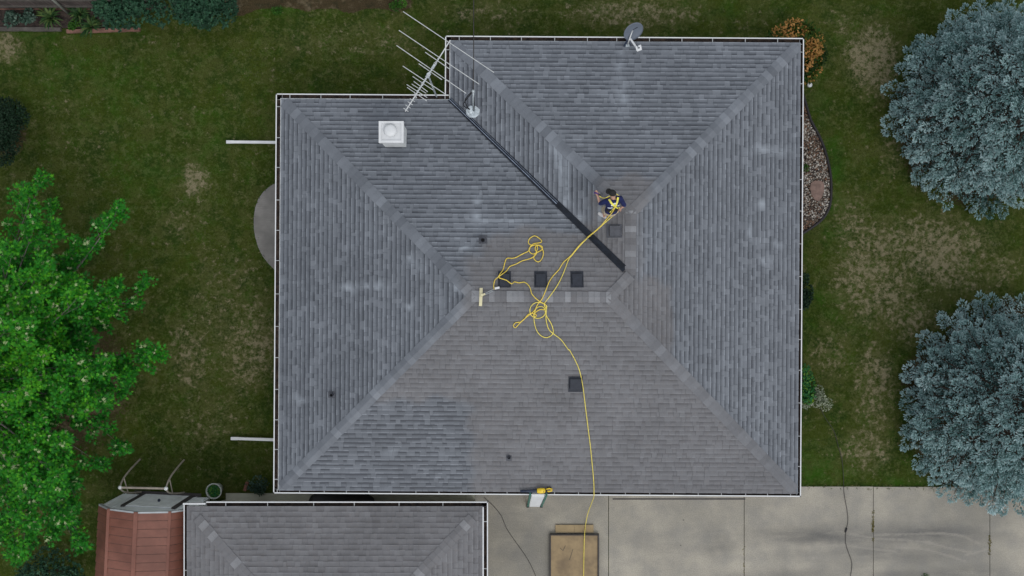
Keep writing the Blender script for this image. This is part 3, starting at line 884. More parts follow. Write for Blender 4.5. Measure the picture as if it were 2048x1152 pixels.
# box vents
def box_vent(u, v, down, w, l, mat):
    c = rp(u, v); n = roofn(c.x, c.y); d = Vector((*down, 0)); d = (d - n*d.dot(n)).normalized(); s = n.cross(d)
    r = MB(); r.obox(c + n*.014 + d*.03, s*(w/2+.035), d*(l/2+.055), n*.006)
    flange = hparent(r.build('roof_vent', mat, house))
    r = MB()
    # hood: wedge, low at the uphill side, opening downhill
    P = lambda a, b, h: c + s*a + d*b + n*h
    hw, hl = w/2, l/2
    vs = [P(-hw, -hl, .022), P(hw, -hl, .022), P(hw, hl*.78, .022), P(-hw, hl*.78, .022), P(-hw+.012, -hl+.03, .085), P(hw-.012, -hl+.03, .085), P(hw-.012, hl*.82, .125), P(-hw+.012, hl*.82, .125)]
    r.add(vs, [(3, 2, 1, 0), (4, 5, 6, 7), (0, 1, 5, 4), (1, 2, 6, 5), (2, 3, 7, 6), (3, 0, 4, 7)])
    r.build('hood', mat, flange)
    r = MB(); r.obox(c + d*(hl*.95) + n*.03, s*(hw-.012), d*(hl*.10), n*.008); r.build('louver', M['black'], flange)
for u, v, dn, mt in ((1009, 561, (0, 1), 'vent'), (1081.5, 561, (0, 1), 'vent'), (1154, 561, (0, 1), 'vent')):
    box_vent(u, v, dn, .285, .36, M[mt])
box_vent(1231, 462, (-1, 0), .30, .33, M['vent_dry'])
box_vent(1151, 766, (0, -1), .33, .36, M['vent'])
# plumbing pipes
for u, v, hgt, rr_, dn in ((966, 481, .30, .062, (0, 1)), (665, 789, .22, .05, (-1, 0)), (1018, 914, .16, .042, (0, -1))):
    c = rp(u, v); n = roofn(c.x, c.y); d = Vector((*dn, 0)); d = (d-n*d.dot(n)).normalized(); s = n.cross(d)
    m = MB(); m.obox(c + n*.012 + d*.03, s*(rr_*1.9), d*(rr_*2.0), n*.005)
    m.lathe(c + n*.01, [(rr_*1.7, 0), (rr_*1.45, .03), (rr_*1.15, .09)], 18, tuple(n))
    fl = hparent(m.build('vent_pipe', M['vent_dry'], house, False))
    m = MB(); m.lathe(c, [(rr_, -.02), (rr_, hgt), (rr_*.78, hgt), (rr_*.76, hgt-.12)], 18); m.build('pipe', M['vent'], fl)
    m = MB(); m.lathe(c + Vector((0, 0, hgt-.10)), [(rr_*.77, 0), (0, .001)], 18); m.build('bore', M['black'], fl)

# ------------------------------------------------------------------ neighbouring low garage roof
gar = tag(empty('garage', ((GARX0+GARX1)/2, -9.9, 0)), 'detached garage with dry grey hip roof, below the house and cut by the photo edge', 'garage')
goff = Vector(((GARX0+GARX1)/2, -9.9, 0))
def gpar(o): o.matrix_parent_inverse = Matrix.Translation(-goff); return o
m = MB(); m.box(GARX0+.45, GARX1-.45, GRY0+.4, GARY1-.45, -.1, GARE-.15); gpar(m.build('wall', M['siding'], gar))
m = MB(); m.box(GARX0+.11, GARX1-.14, GRY0, GARY1-.14, GARE-.15, GARE-.03); gpar(m.build('soffit', M['white2'], gar))
gh = (GRY1-GRY0)/2; gmy = (GRY0+GRY1)/2
gl, gr_ = GRX0+gh, GRX1-gh
GE = .150
def unrot(o):
    gpar(o); return o
_c, _s = cR, sR
cR, sR = 1.0, 0.0
for f, poly, p0, t, up, sd_ in (('gn', [(GRX1, GRY1), (GRX0, GRY1), (gl, gmy), (gr_, gmy)], (GRX1, GRY1), (-1, 0), (0, -1), 51),
                               ('gw', [(GRX0, GRY1), (GRX0, GRY0), (gl, gmy)], (GRX0, GRY1), (0, -1), (1, 0), 52),
                               ('ge', [(GRX1, GRY0), (GRX1, GRY1), (gr_, gmy)], (GRX1, GRY0), (0, 1), (-1, 0), 53),
                               ('gs', [(GRX0, GRY0), (GRX1, GRY0), (gr_, gmy), (gl, gmy)], (GRX0, GRY0), (1, 0), (0, 1), 54)):
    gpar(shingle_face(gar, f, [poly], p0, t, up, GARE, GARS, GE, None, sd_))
gz = GARE + GARS*gh
for a, b, s, sd_ in (((GRX0, GRY1, GARE), (gl, gmy, gz), (1, -1), 61), ((GRX1, GRY1, GARE), (gr_, gmy, gz), (-1, -1), 62),
                     ((GRX0, GRY0, GARE), (gl, gmy, gz), (1, 1), 63), ((GRX1, GRY0, GARE), (gr_, gmy, gz), (-1, 1), 64)):
    n1, n2 = hip_sides(*s); n1.z *= .9; n2.z *= .9
    gpar(cap_run(gar, Vector(a) + Vector((s[0]*.32, s[1]*.32, GARS*.32)), b, n1, n2, sd_, dry_of, 'hip_cap', wid=0.15))
gpar(cap_run(gar, (gl, gmy, gz+.01), (gr_, gmy, gz+.01), Vector((0, -1, -GARS)), Vector((0, 1, -GARS)), 65, dry_of, 'ridge_cap', wid=.15))
cR, sR = _c, _s
gpar(gutter(gar, (GARX0+.66, GARY1), (GARX1, GARY1), (0, -1), GARE-.02, .145, hsp=1.28))
gpar(gutter(gar, (GARX0, GRY0), (GARX0, GARY1-.05), (1, 0), GARE-.02, .115, hsp=2.2))
gpar(gutter(gar, (GARX1, GARY1), (GARX1, GRY0), (-1, 0), GARE-.02, .150, hsp=1.3))
m = MB(); m.beam((GARX0-.005, GARY1-.055, GARE), (GARX0+.655, GARY1-.055, GARE), .04, .10); gpar(m.build('eave_trim', M['white'], gar))
m = MB(); m.beam((GRX1-.012, GARY1-.16, GARE+.018), (GRX1-.012, GRY0, GARE+.018), .035, .012); gpar(m.build('drip_edge', M['white'], gar))

# ------------------------------------------------------------------ shed
SHR = -0.046
sc = px(333, 991.3)
shed = tag(empty('shed', (sc.x, sc.y, 0), SHR), 'garden shed with red brown metal barn roof and grey door front, left of the garage', 'shed')
SX = [-1.37, -.90, 0.0, .90, 1.37]; SZ = [1.93, 2.46, 2.74, 2.46, 1.93]
Ls = 4.6
m = MB(); m.add([(SX[0], 0, 0), (SX[-1], 0, 0)] + [(x, 0, z) for x, z in zip(SX[::-1], SZ[::-1])] + [(SX[0], -Ls, 0), (SX[-1], -Ls, 0)] + [(x, -Ls, z) for x, z in zip(SX[::-1], SZ[::-1])],
      [(1, 0, 6, 5, 4, 3, 2), (7, 8, 9, 10, 11, 12, 13), (0, 7, 13, 6), (8, 1, 2, 9)])
# vertical ribs on the front
for i in range(9):
    x = -1.28 + i*.32
    if -.72 < x < .85: continue
    m.box(x-.02, x+.02, .0, .016, .02, 1.95)
m.build('wall', M['shed_side'], shed)
m = MB(); m2 = MB()
for i in range(4):
    x0, x1, z0, z1 = SX[i], SX[i+1], SZ[i], SZ[i+1]
    nn = Vector((-(z1-z0), 0, x1-x0)).normalized()
    ex = (Vector((x1-x0, 0, z1-z0))).normalized()
    a0 = Vector((x0, 0, z0)) - ex*(0.07 if i == 0 else 0); a1 = Vector((x1, 0, z1)) + ex*(0.07 if i == 3 else 0)
    k = 0; y = .05
    while y > -Ls-.05:
        y2 = y-.245                       # lapped panels: each steps a little over the next
        r0, r1 = .008, .034
        q = [a0+nn*r0+Vector((0, y, 0)), a0+nn*r1+Vector((0, y2, 0)), a1+nn*r1+Vector((0, y2, 0)), a1+nn*r0+Vector((0, y, 0))]
        m.quad(*q[::-1])
        l_ = Vector((0, y2-.022, 0)); m.quad(a1+nn*(r1-.002)+Vector((0, y2, 0)), a0+nn*(r1-.002)+Vector((0, y2, 0)), a0+nn*.012+l_, a1+nn*.012+l_)
        y = y2
roof = m.build('roof', M['shed_roof'], shed); roof.data.materials.append(M['shed_seam'])
for i_, p_ in enumerate(roof.data.polygons): p_.material_index = i_ % 2
for x, z in ((SX[1], SZ[1]), (SX[2], SZ[2]), (SX[3], SZ[3])):
    m2.beam((x, .06, z+.040), (x, -Ls-.05, z+.035), .085 if x else .12, .02)
m2.build('ridge_trim', M['shed_roof'], roof)
m = MB()
for i in range(4): m.beam((SX[i], .035, SZ[i]-.03), (SX[i+1], .035, SZ[i+1]-.03), .05, .10)
m.build('gable_trim', M['shed_edge'], shed)
m = MB(); m.box(-.64, .76, .012, .035, .05, 1.82)
for i in range(7): m.box(-.60+i*.19, -.594+i*.19, .035, .042, .1, 1.78)
door = m.build('door', M['shed_side'], shed)
m = MB(); m.ball((.12, .075, 1.1), .045, .05, .045); m.build('handle', M['tube_dark'], door, True)
for x in (-.70, .82):
    m = MB(); m.box(x-.055, x+.055, .012, .06, .0, 1.93); m.build('door_trim', M['shed_trim'], shed)
m = MB(); m.box(-1.0, 1.1, .02, .12, 0, .05); m.build('sill', M['shed_trim'], shed)

# ------------------------------------------------------------------ swing frame on the lawn
fr = tag(empty('swing_frame', px(283, 950)), 'tan metal swing frame with curved legs standing before the shed', 'swing frame')
fo = px(283, 950)
def fpar(o): o.matrix_parent_inverse = Matrix.Translation(-Vector(fo)); return o
zt = 1.92
Lx0, Lx1, Ty = px(240, 975, zt), px(332, 977, zt), 0
m = MB(); m.tube([Lx0, Lx1], .033, 8); fpar(m.build('top_bar', M['tan_metal'], fr))
for T, ft, fb, br in ((Lx0, px(280, 919, 0), px(283, 984, 0), 0), (Lx1, px(368, 920, 0), px(368, 985, 0), 0)):
    def arc(A, B, bulge):
        A, B = Vector(A), Vector(B); o = []
        for i in range(13):
            t = i/12; p = A.lerp(B, t); p.z += bulge*math.sin(math.pi*t); o.append(p)
        return o
    m = MB(); a1 = arc(T, ft, .42); m.tube(a1, .026, 8); fpar(m.build('leg', M['tan_metal'], fr))
    m = MB(); a2 = arc(T, fb, .42); m.tube(a2, .026, 8); fpar(m.build('leg', M['tan_metal'], fr))
    m = MB(); m.tube([a1[5], a2[7]], .018, 6); fpar(m.build('brace', M['tan_metal'], fr))
    m = MB(); m.ball(T, .06, .06, .06); fpar(m.build('corner_joint', M['white2'], fr, True))

# ------------------------------------------------------------------ foliage builders
LEAF3 = np.array([(0, 0), (.50, .16), (.20, .42), (.56, .84), (.12, .66), (0, 1.25), (-.12, .66), (-.56, .84), (-.20, .42), (-.50, .16)])
LEAFO = np.array([(0, 0), (.28, .35), (.24, .70), (0, 1.0), (-.24, .70), (-.28, .35)])
BLADE = np.array([(-.06, 0), (.06, 0), (.05, .55), (0, 1), (-.05, .55)])
def norm(a): return a/np.maximum(np.linalg.norm(a, axis=-1, keepdims=True), 1e-9)
def leaves(pos, axis_, nrm, size, shape, fold=0.0, droop=0.0):
    """(N,3) positions, axes and normals -> (N, k, 3) leaf polygons"""
    axis_ = norm(axis_); nrm = norm(nrm - axis_*np.sum(nrm*axis_, -1, keepdims=True)); side = np.cross(axis_, nrm)
    s = size[:, None, None]
    x = shape[None, :, 0:1]; y = shape[None, :, 1:2]
    return pos[:, None, :] + s*(side[:, None, :]*x + axis_[:, None, :]*y + nrm[:, None, :]*(fold*np.abs(x) - droop*y*y))

def spruce(loc, Rr, Ht, seed, label, group, twist=0.0):
    g = np.random.default_rng(seed); rd = random.Random(seed)
    root = tag(empty('spruce_tree', (loc.x, loc.y, 0)), label, 'tree', group)
    tm = MB(); tm.tube([(0, 0, -.1), (0, 0, Ht*.5), (0, 0, Ht*.97)], [.20, .12, .02], 10)
    br = MB()
    P, D, Sz, T, V0 = [], [], [], [], []
    z = 0.35
    lv = 0
    def plume(c, dv, pl, dens, t0, fill):
        """one bough end: a mound of short stout shoots standing out of its surface"""
        dv = dv.normalized(); sv = dv.cross(Vector((0, 0, 1))).normalized(); uv = sv.cross(dv)
        n = int(dens*(pl/.36)**2)
        q = norm(g.normal(0, 1, (n, 3)) + np.array([.30, 0, .35]))          # along axis, sideways, up
        rad = np.array([pl*.62, pl*.40, pl*.30])*(1 if not fill else .8)
        jit = g.uniform(.62, 1.0, n)[:, None]**.6
        taper = (1 - .38*np.clip(q[:, 0:1], 0, 1))*np.array([0, 1, 1]) + np.array([1, 0, 0])
        l = q*rad*jit*taper
        M_ = np.array([tuple(dv), tuple(sv), tuple(uv)])
        o = np.array(c)[None] + l @ M_
        dl = q*np.array([.55, .95, .50]) + np.array([.62, 0, .10]) + g.normal(0, .15, (n, 3))
        P.append(o); D.append(norm(dl) @ M_); Sz.append(g.uniform(.072, .130, n)*(.75+.6*pl))
        T.append(np.clip((.60 if not fill else .40) + t0 + g.normal(0, .08, n), 0.02, 1))  # inner filler shoots coloured darker, painting in the crown's depth shade
    while z < Ht*.985:
        f = z/Ht
        r = Rr*(1-f)**0.80*(0.92+.08*math.sin(lv*1.9)) + .10
        if z < 1.3: r *= 0.90 + .10*z/1.3
        nb = max(4, int(2*math.pi*r/.46))
        for b in range(nb):
            phi = (b + rd.uniform(-.30, .30) + lv*.5)/nb*2*math.pi + twist
            L = r*rd.uniform(.86, 1.05)
            rise = .05 + .55*f + rd.uniform(-.05, .12)
            out = Vector((math.cos(phi), math.sin(phi), 0)); s = Vector((-out.y, out.x, 0))
            tip = out*L + Vector((0, 0, z + rise*.5*min(L, 1.2) - .10*L*(1-f) + rd.uniform(-.10, .10)))
            base = Vector((0, 0, z)) + out*.1
            if L > .9: br.tube([base, base.lerp(tip, .6) - Vector((0, 0, .05)), tip - out*.2], [.03, .02, .008], 5, False)
            pl = rd.uniform(.30, .46); t0 = rd.gauss(0, .08)
            plume(tip - out*pl*.4, out + s*rd.gauss(0, .18) + Vector((0, 0, rd.uniform(.10, .5))), pl, 62, t0, False)
            if L > .8:
                sg = rd.choice((-1, 1)); pl2 = rd.uniform(.24, .34)
                plume(tip - out*rd.uniform(.32, .5) + s*sg*rd.uniform(.06, .18) + Vector((0, 0, rd.uniform(.0, .12))), out + s*sg*rd.uniform(.2, .7) + Vector((0, 0, .35)), pl2, 50, t0, False)
            if L > 1.1:
                plume(tip - out*rd.uniform(.55, .95) - Vector((0, 0, .12)), out + Vector((0, 0, .1)), .46, 24, t0, True)
        z += .34 + .05*rd.random(); lv += 1
    P = np.concatenate(P); D = norm(np.concatenate(D)); Sz = np.concatenate(Sz); T = np.concatenate(T)
    n = len(P)
    # each shoot: three crossed slim blades
    ref = norm(np.cross(D, np.array([0, 0, 1.]) + g.normal(0, .35, (n, 3)))); ref2 = np.cross(D, ref)
    quads = []; tt = []
    for k in range(3):
        a = (0, .6, -.6)[k]
        w = ref*math.cos(a) + ref2*math.sin(a)
        hw = (Sz*.165)[:, None]; L = Sz[:, None]
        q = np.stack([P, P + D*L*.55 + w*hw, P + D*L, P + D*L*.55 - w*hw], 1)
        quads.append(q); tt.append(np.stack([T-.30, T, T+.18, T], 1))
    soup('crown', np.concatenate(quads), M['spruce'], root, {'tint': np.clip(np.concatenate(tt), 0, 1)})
    tk = tm.build('trunk', M['bark_dark'], root)
    br.build('branch', M['bark_dark'], root)
    return root

def leafy(root, name, P, A, Nn, Sz, T, mat, shape, pale=None, fold=.12, droop=.15):
    at = {'tint': T}
    if pale is not None: at['pale'] = pale
    return soup(name, leaves(P, A, Nn, Sz, shape, fold, droop), mat, root, at)

def shrub(name, label, u, v, ru, rv, hgt, n, size, mat, seed, cat='shrub', group=None, shape=LEAFO, lumps=14, zc=None, tint=(.5, .2), stems=8, rosette=0, cut=1.0, lvar=.13):
    """loose mound of leaves over a few stems; centre and half-widths in photo pixels on the ground"""
    g = np.random.default_rng(seed); rd = random.Random(seed)
    zm = hgt*.6; k = (H-zm)/F
    c = px(u, v, zm); rx, ry = ru*k, rv*k
    root = tag(empty(name, (c.x, c.y, 0)), label, cat, group)
    th = g.uniform(0, 2*math.pi, lumps); q = np.sqrt(g.uniform(0, 1, lumps))
    lc = np.stack([np.cos(th)*q*rx*.78, np.sin(th)*q*ry*.78, hgt*(.42+.40*np.sqrt(1-q*q*.9))*g.uniform(.82, 1.1, lumps)], -1)
    lr = g.uniform(.22, .40, lumps)*min(rx, ry)*cut + .06
    lt = g.normal(0, lvar, lumps)
    m = n//lumps
    P, A, N_, T = [], [], [], []
    for i in range(lumps):
        d = norm(g.normal(0, 1, (m, 3))); d[:, 2] = np.abs(d[:, 2])*.9 - .25; d = norm(d)
        rr = lr[i]*g.uniform(.55, 1.08, m)**.7
        p = lc[i][None] + d*rr[:, None]*np.array([1, 1, .8])
        p[:, 2] = np.maximum(p[:, 2], .04)
        if rosette:
            kk = m//rosette
            p[:kk*rosette] = np.repeat(p[:kk], rosette, 0); dd_ = np.repeat(d[:kk], rosette, 0)
            ax = norm(dd_*.35 + g.normal(0, 1, (kk*rosette, 3))*np.array([1, 1, .35])); p = p[:kk*rosette]; d = dd_
        else: ax = norm(d*.8 + g.normal(0, .7, (m, 3)))
        P.append(p); A.append(ax); N_.append(norm(d + np.array([0, 0, .9]) + g.normal(0, .35, p.shape)))
        T.append(np.clip(tint[0] + lt[i] + g.normal(0, tint[1], len(p)), 0, 1))
    P = np.concatenate(P); A = np.concatenate(A); N_ = np.concatenate(N_); T = np.concatenate(T)
    leafy(root, 'foliage', P, A, N_, g.uniform(.7, 1.25, len(P))*size, T, mat, shape, fold=.2, droop=.2)
    if stems:
        sm = MB()
        for i in range(min(stems, lumps)):
            e = Vector(lc[i]); sm.tube([(e.x*.15, e.y*.15, -.03), (e.x*.6, e.y*.6, e.z*.5), tuple(e)], [.018, .012, .005], 5)
        sm.build('stem', M['bark_dark'], root)
    return root

def blade_clump(name, label, u, v, r, hgt, n, mat, seed, cat='plant', group=None, wid=.035, tint=(.5, .2)):
    """arching strap leaves from one base"""
    g = random.Random(seed); c = px(u, v, 0)
    root = tag(empty(name, (c.x, c.y, 0)), label, cat, group)
    Q, T = [], []
    for i in range(n):
        a = g.uniform(0, 6.283); L = r*g.uniform(.55, 1.15); h = hgt*g.uniform(.6, 1.1); w = wid*g.uniform(.7, 1.2)
        o = Vector((math.cos(a), math.sin(a), 0)); s = Vector((-o.y, o.x, 0))
        b = o*g.uniform(0, .06) ; pts = []
        for k in range(6):
            t = k/5; pts.append((b + o*L*t*(.55+.45*t) + Vector((0, 0, h*(1.9*t - 1.35*t*t))), w*(1-t**2)**.8 + .002))
        tt = min(1, max(0, g.gauss(*tint)))
        for (p0, w0), (p1, w1) in zip(pts, pts[1:]):
            Q.append([p0-s*w0, p0+s*w0, p1+s*w1, p1-s*w1]); T.append(tt)
    soup('leaf_blades', np.array([[tuple(p) for p in q] for q in Q]), mat, root, {'tint': np.array(T)})
    return root

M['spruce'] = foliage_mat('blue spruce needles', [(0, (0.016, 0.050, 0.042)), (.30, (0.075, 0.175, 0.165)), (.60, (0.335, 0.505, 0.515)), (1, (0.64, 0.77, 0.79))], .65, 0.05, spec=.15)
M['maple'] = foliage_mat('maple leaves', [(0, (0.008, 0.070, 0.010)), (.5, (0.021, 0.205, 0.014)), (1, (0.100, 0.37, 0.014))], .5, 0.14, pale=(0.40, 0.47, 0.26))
M['teal'] = foliage_mat('dark blue green leaves', [(0, (0.007, 0.024, 0.012)), (.5, (0.020, 0.066, 0.036)), (1, (0.045, 0.120, 0.062))], .5, 0.1)
M['darkgreen'] = foliage_mat('dark green leaves', [(0, (0.004, 0.012, 0.006)), (.6, (0.010, 0.030, 0.014)), (1, (0.016, 0.046, 0.022))], .55, 0.1)
M['bright'] = foliage_mat('bright green leaves', [(0, (0.012, 0.045, 0.006)), (.5, (0.030, 0.105, 0.012)), (1, (0.075, 0.20, 0.022))], .5, 0.2)
M['joint'] = foliage_mat('yellowed weeds', [(0, (0.06, 0.06, 0.015)), (.6, (0.14, 0.12, 0.035)), (1, (0.22, 0.19, 0.07))], .7, .05)
M['bladegrass'] = foliage_mat('lawn blades', [(0, (0.030, 0.062, 0.010)), (.6, (0.055, 0.105, 0.016)), (1, (0.16, 0.15, 0.065))], .7, .1)
M['strap'] = foliage_mat('strap leaves', [(0, (0.008, 0.030, 0.009)), (.5, (0.022, 0.066, 0.020)), (1, (0.10, 0.15, 0.045))], .5, 0.15)
M['greyleaf'] = foliage_mat('grey green leaves', [(0, (0.014, 0.032, 0.022)), (.5, (0.042, 0.088, 0.064)), (1, (0.12, 0.18, 0.145))], .6, 0.1)
M['orange'] = foliage_mat('orange tipped leaves', [(0, (0.008, 0.026, 0.004)), (.40, (0.020, 0.060, 0.006)), (.56, (0.060, 0.085, 0.010)), (.66, (0.26, 0.145, 0.036)), (1, (0.46, 0.235, 0.080))], .55, 0.15)
M['emerald'] = foliage_mat('emerald leaves', [(0, (0.010, 0.060, 0.018)), (.5, (0.026, 0.150, 0.045)), (1, (0.17, 0.28, 0.020))], .5, 0.15)
M['cream_leaf'] = foliage_mat('cream variegated leaves', [(0, (0.06, 0.105, 0.05)), (.5, (0.21, 0.25, 0.17)), (1, (0.42, 0.45, 0.36))], .55, 0.15)

# ------------------------------------------------------------------ the two blue spruces
SG = 'blue spruces along the right edge of the photo'
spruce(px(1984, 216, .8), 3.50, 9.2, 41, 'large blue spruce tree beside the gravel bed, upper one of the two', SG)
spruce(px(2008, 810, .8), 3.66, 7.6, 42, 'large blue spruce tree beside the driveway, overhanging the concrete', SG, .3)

# ------------------------------------------------------------------ silver maple on the left edge
def maple():
    g = np.random.default_rng(5); rd = random.Random(5)
    c = Vector((-15.4, -2.6, 0))
    root = tag(empty('maple_tree', c), 'big bright green maple tree with pale leaf undersides, overhanging the left lawn', 'tree')
    wood = MB(); wood.tube([(0, 0, -.1), (.05, .02, 1.2), (.0, .05, 2.4), (.1, 0, 4.6), (.05, 0, 6.6)], [.24, .19, .16, .10, .04], 10)
    tw = MB()
    P, A, Nn, Sz, T, Pa = [], [], [], [], [], []
    def add_leaves(pts, dens, tipdir, tt):
        for a, b in zip(pts, pts[1:]):
            L = (b-a).length; n = max(1, int(L*dens + rd.random()))
            for _ in range(n):
                t = rd.random(); p = a.lerp(b, t); d = (b-a).normalized()
                q = Vector((rd.gauss(0, 1), rd.gauss(0, 1), rd.gauss(0, .5)))
                ax = (d*.7 + q*.75).normalized()
                P.append(p + q*.055); A.append(ax); Nn.append((rd.gauss(0, .52), rd.gauss(0, .52), 1.0))
                Sz.append(rd.uniform(.052, .105)); T.append(min(1, max(0, tt + rd.gauss(0, .20)))); Pa.append(0.0)
    def limb(a, d, L, r, z_up):
        pts = [a]; p = a.copy(); dd_ = d.copy(); n = 9
        for i in range(n):
            dd_ = (dd_ + Vector((rd.gauss(0, .09), rd.gauss(0, .09), z_up + rd.gauss(0, .05)))).normalized()
            p = p + dd_*(L/n); pts.append(p.copy())
        return pts
    prim = []
    for i in range(27):
        lev = i/26
        z0 = 1.9 + 4.4*lev
        phi = i*2.39996 + rd.uniform(-.2, .2)
        elev = .10 + .75*lev**1.4 + rd.uniform(-.08, .08)
        L = (5.0 - 3.1*lev)*rd.uniform(.88, 1.08)
        d = Vector((math.cos(phi)*math.cos(elev), math.sin(phi)*math.cos(elev), math.sin(elev)))
        prim.append((Vector((0, 0, z0)), d, L))
    # limbs the photo shows reaching right over the lawn: target tips in photo pixels with heights
    for u, v, z in ((205, 384, 4.6), (215, 440, 3.6), (240, 490, 3.8), (290, 575, 3.2), (312, 618, 3.0), (300, 655, 3.0), (262, 690, 3.6), (245, 740, 3.4), (265, 790, 3.2),
                    (250, 870, 3.4), (250, 940, 2.6), (185, 1000, 3.0), (176, 1062, 3.2), (150, 1112, 3.0), (120, 1080, 4.0), (60, 1110, 3.4), (30, 360, 4.4), (120, 420, 5.0), (90, 480, 5.6),
                    (180, 560, 5.2), (240, 530, 3.4), (200, 640, 5.2), (230, 640, 3.0), (180, 700, 4.8), (220, 720, 3.2), (235, 900, 3.2), (110, 560, 5.4), (50, 1000, 5.6), (150, 1040, 3.2), (150, 900, 5.4), (165, 955, 4.6), (120, 1000, 5.2), (150, 760, 4.2), (200, 830, 4.8), (60, 560, 6.2), (90, 680, 6.4), (60, 930, 6.0), (20, 1020, 5.0),
                    (10, 310, 3.0), (20, 1140, 4.2), (60, 1135, 3.8), (140, 1135, 2.8), (0, 1080, 5.2), (40, 1060, 5.6), (70, 400, 3.4), (155, 470, 3.6), (20, 470, 5.8), (40, 620, 6.8), (30, 860, 6.8), (140, 620, 5.8), (110, 840, 5.8)):
        tip = px(u, v, z) - c; z0 = max(1.8, z-1.5 - .1*tip.length)
        a = Vector((0, 0, z0)); prim.append((a, (tip-a).normalized(), (tip-a).length*.90))
    for i in range(30):                                   # lower inner limbs that close the canopy
        a_ = rd.uniform(-1.25, 1.15); L_ = rd.uniform(2.6, 4.3); z_ = rd.uniform(2.2, 5.2); e_ = rd.uniform(.05, .3)
        prim.append((Vector((0, 0, z_)), Vector((math.cos(a_), math.sin(a_), e_)).normalized(), L_))
    for a, d, L in prim:
        pts = limb(a, d - Vector((0, 0, 0)), L, .05, .0)
        n = len(pts); rs = [max(.006, .055*(1-i/(n-1))**.8*L/4.5) for i in range(n)]
        wood.tube(pts, rs, 6, False)
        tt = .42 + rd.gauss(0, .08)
        for i in range(2, n):
            base = pts[i]; dirl = (pts[i]-pts[i-1]).normalized()
            for k in range(rd.choice((1, 1, 2)) if i < n-1 else 2):
                side = dirl.cross(Vector((0, 0, 1))).normalized()*rd.choice((-1, 1))
                f = 1.0 - .55*i/(n-1)
                sd2 = (dirl*rd.uniform(.55, 1.0) + side*rd.uniform(.35, .9)*(1 if i < n-1 else .45) + Vector((0, 0, rd.uniform(-.10, .45)))).normalized()
                SLn = rd.uniform(.40, .85)*f*(L/4.5)**.5
                q = [base, base + sd2*SLn*.5 + Vector((0, 0, .03)), base + sd2*SLn + Vector((0, 0, rd.uniform(-.02, .08)))]
                tw.tube(q, [.010, .007, .003], 4, False)
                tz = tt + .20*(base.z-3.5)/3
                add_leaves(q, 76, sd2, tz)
                for kk in range(3):
                    s3 = q[1].lerp(q[2], rd.random()); e = (sd2 + Vector((rd.gauss(0, .7), rd.gauss(0, .7), rd.gauss(0.1, .25)))).normalized()
                    L3 = rd.uniform(.18, .36)
                    qq = [s3, s3+e*L3]; tw.tube(qq, [.004, .002], 3, False); add_leaves(qq, 80, e, tz)
                # young tip leaves turn their pale undersides up
                if rd.random() < .7:
                    e = q[2]
                    for kk in range(rd.randint(2, 5)):
                        P.append(e + Vector((rd.gauss(0, .05), rd.gauss(0, .05), .05 + rd.gauss(0, .03)))); A.append((sd2.x+rd.gauss(0, .4), sd2.y+rd.gauss(0, .4), rd.gauss(.3, .4)))
                        Nn.append((rd.gauss(0, .8), rd.gauss(0, .8), 1)); Sz.append(rd.uniform(.06, .12)); T.append(.8); Pa.append(rd.uniform(.55, 1))
    P = np.array([tuple(p) for p in P]); A = np.array([tuple(p) for p in A]); Nn = np.array([tuple(p) for p in Nn]); Sz = np.array(Sz)
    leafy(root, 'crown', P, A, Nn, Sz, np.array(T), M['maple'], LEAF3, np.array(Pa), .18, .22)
    wood.build('trunk', M['bark'], root, True); tw.build('twig', M['bark'], root)
maple()

# ------------------------------------------------------------------ shrubs and garden plants
shrub('shrub', 'large dark blue green shrub in front of the fence, top left of the photo', 262, 8, 82, 56, 1.5, 7800, .085, M['teal'], 71, rosette=6, lumps=34)
shrub('shrub', 'dark blue green shrub right of the larger one, by the bare soil strip', 405, 14, 66, 52, 1.3, 5600, .085, M['teal'], 72, rosette=6, lumps=26)
shrub('shrub', 'dark green bush on the left photo edge above the maple', 4, 262, 52, 66, 1.6, 6000, .07, M['darkgreen'], 73, lumps=24)
shrub('shrub', 'bluish dark shrub under the maple at the bottom left corner', 95, 1150, 66, 56, 1.4, 4200, .075, M['teal'], 74, lumps=24, rosette=5, tint=(.38, .2))
shrub('shrub', 'green bush with orange tipped leaves at the top right roof corner', 1586, 106, 66, 66, 1.7, 7200, .088, M['orange'], 75, lumps=34, tint=(.44, .12), cut=.74, lvar=.30)
shrub('shrub', 'low dark green bush half under the right eave', 1604, 590, 22, 46, .7, 1500, .07, M['darkgreen'], 76, lumps=10)
shrub('plant', 'emerald green leafy plant beside the right eave', 1610, 772, 28, 36, .8, 1500, .085, M['emerald'], 77, 'plant', lumps=12)
PG = 'cream variegated plants by the right eave'
shrub('plant', 'cream and green variegated plant on the lawn, below the emerald one', 1644, 797, 19, 23, .5, 700, .055, M['cream_leaf'], 78, 'plant', PG, lumps=9)
shrub('plant', 'small cream variegated plant half hidden under the right eave', 1604, 806, 16, 14, .4, 300, .055, M['cream_leaf'], 79, 'plant', PG, lumps=5)
WG = 'weed clumps along the top edge'
shrub('weed', 'bright green weed clump at the top edge above the antenna', 795, 8, 15, 11, .25, 500, .05, M['bright'], 80, 'weed', WG, lumps=6, stems=3)
shrub('weed', 'bright green weed clump left of the bare soil strip', 556, 22, 12, 7, .2, 300, .045, M['bright'], 81, 'weed', WG, lumps=5, stems=3)
shrub('weed', 'green weed sprig on the driveway at the bottom edge', 1848, 1153, 7, 5, .12, 90, .035, M['bright'], 82, 'weed', lumps=4, stems=2)
HG = 'grey green leafy plants in the fence bed'
shrub('plant', 'broad grey green plant in the fence bed, left one', 27, 40, 19, 12, .4, 420, .10, M['greyleaf'], 83, 'plant', HG, lumps=6, stems=3)
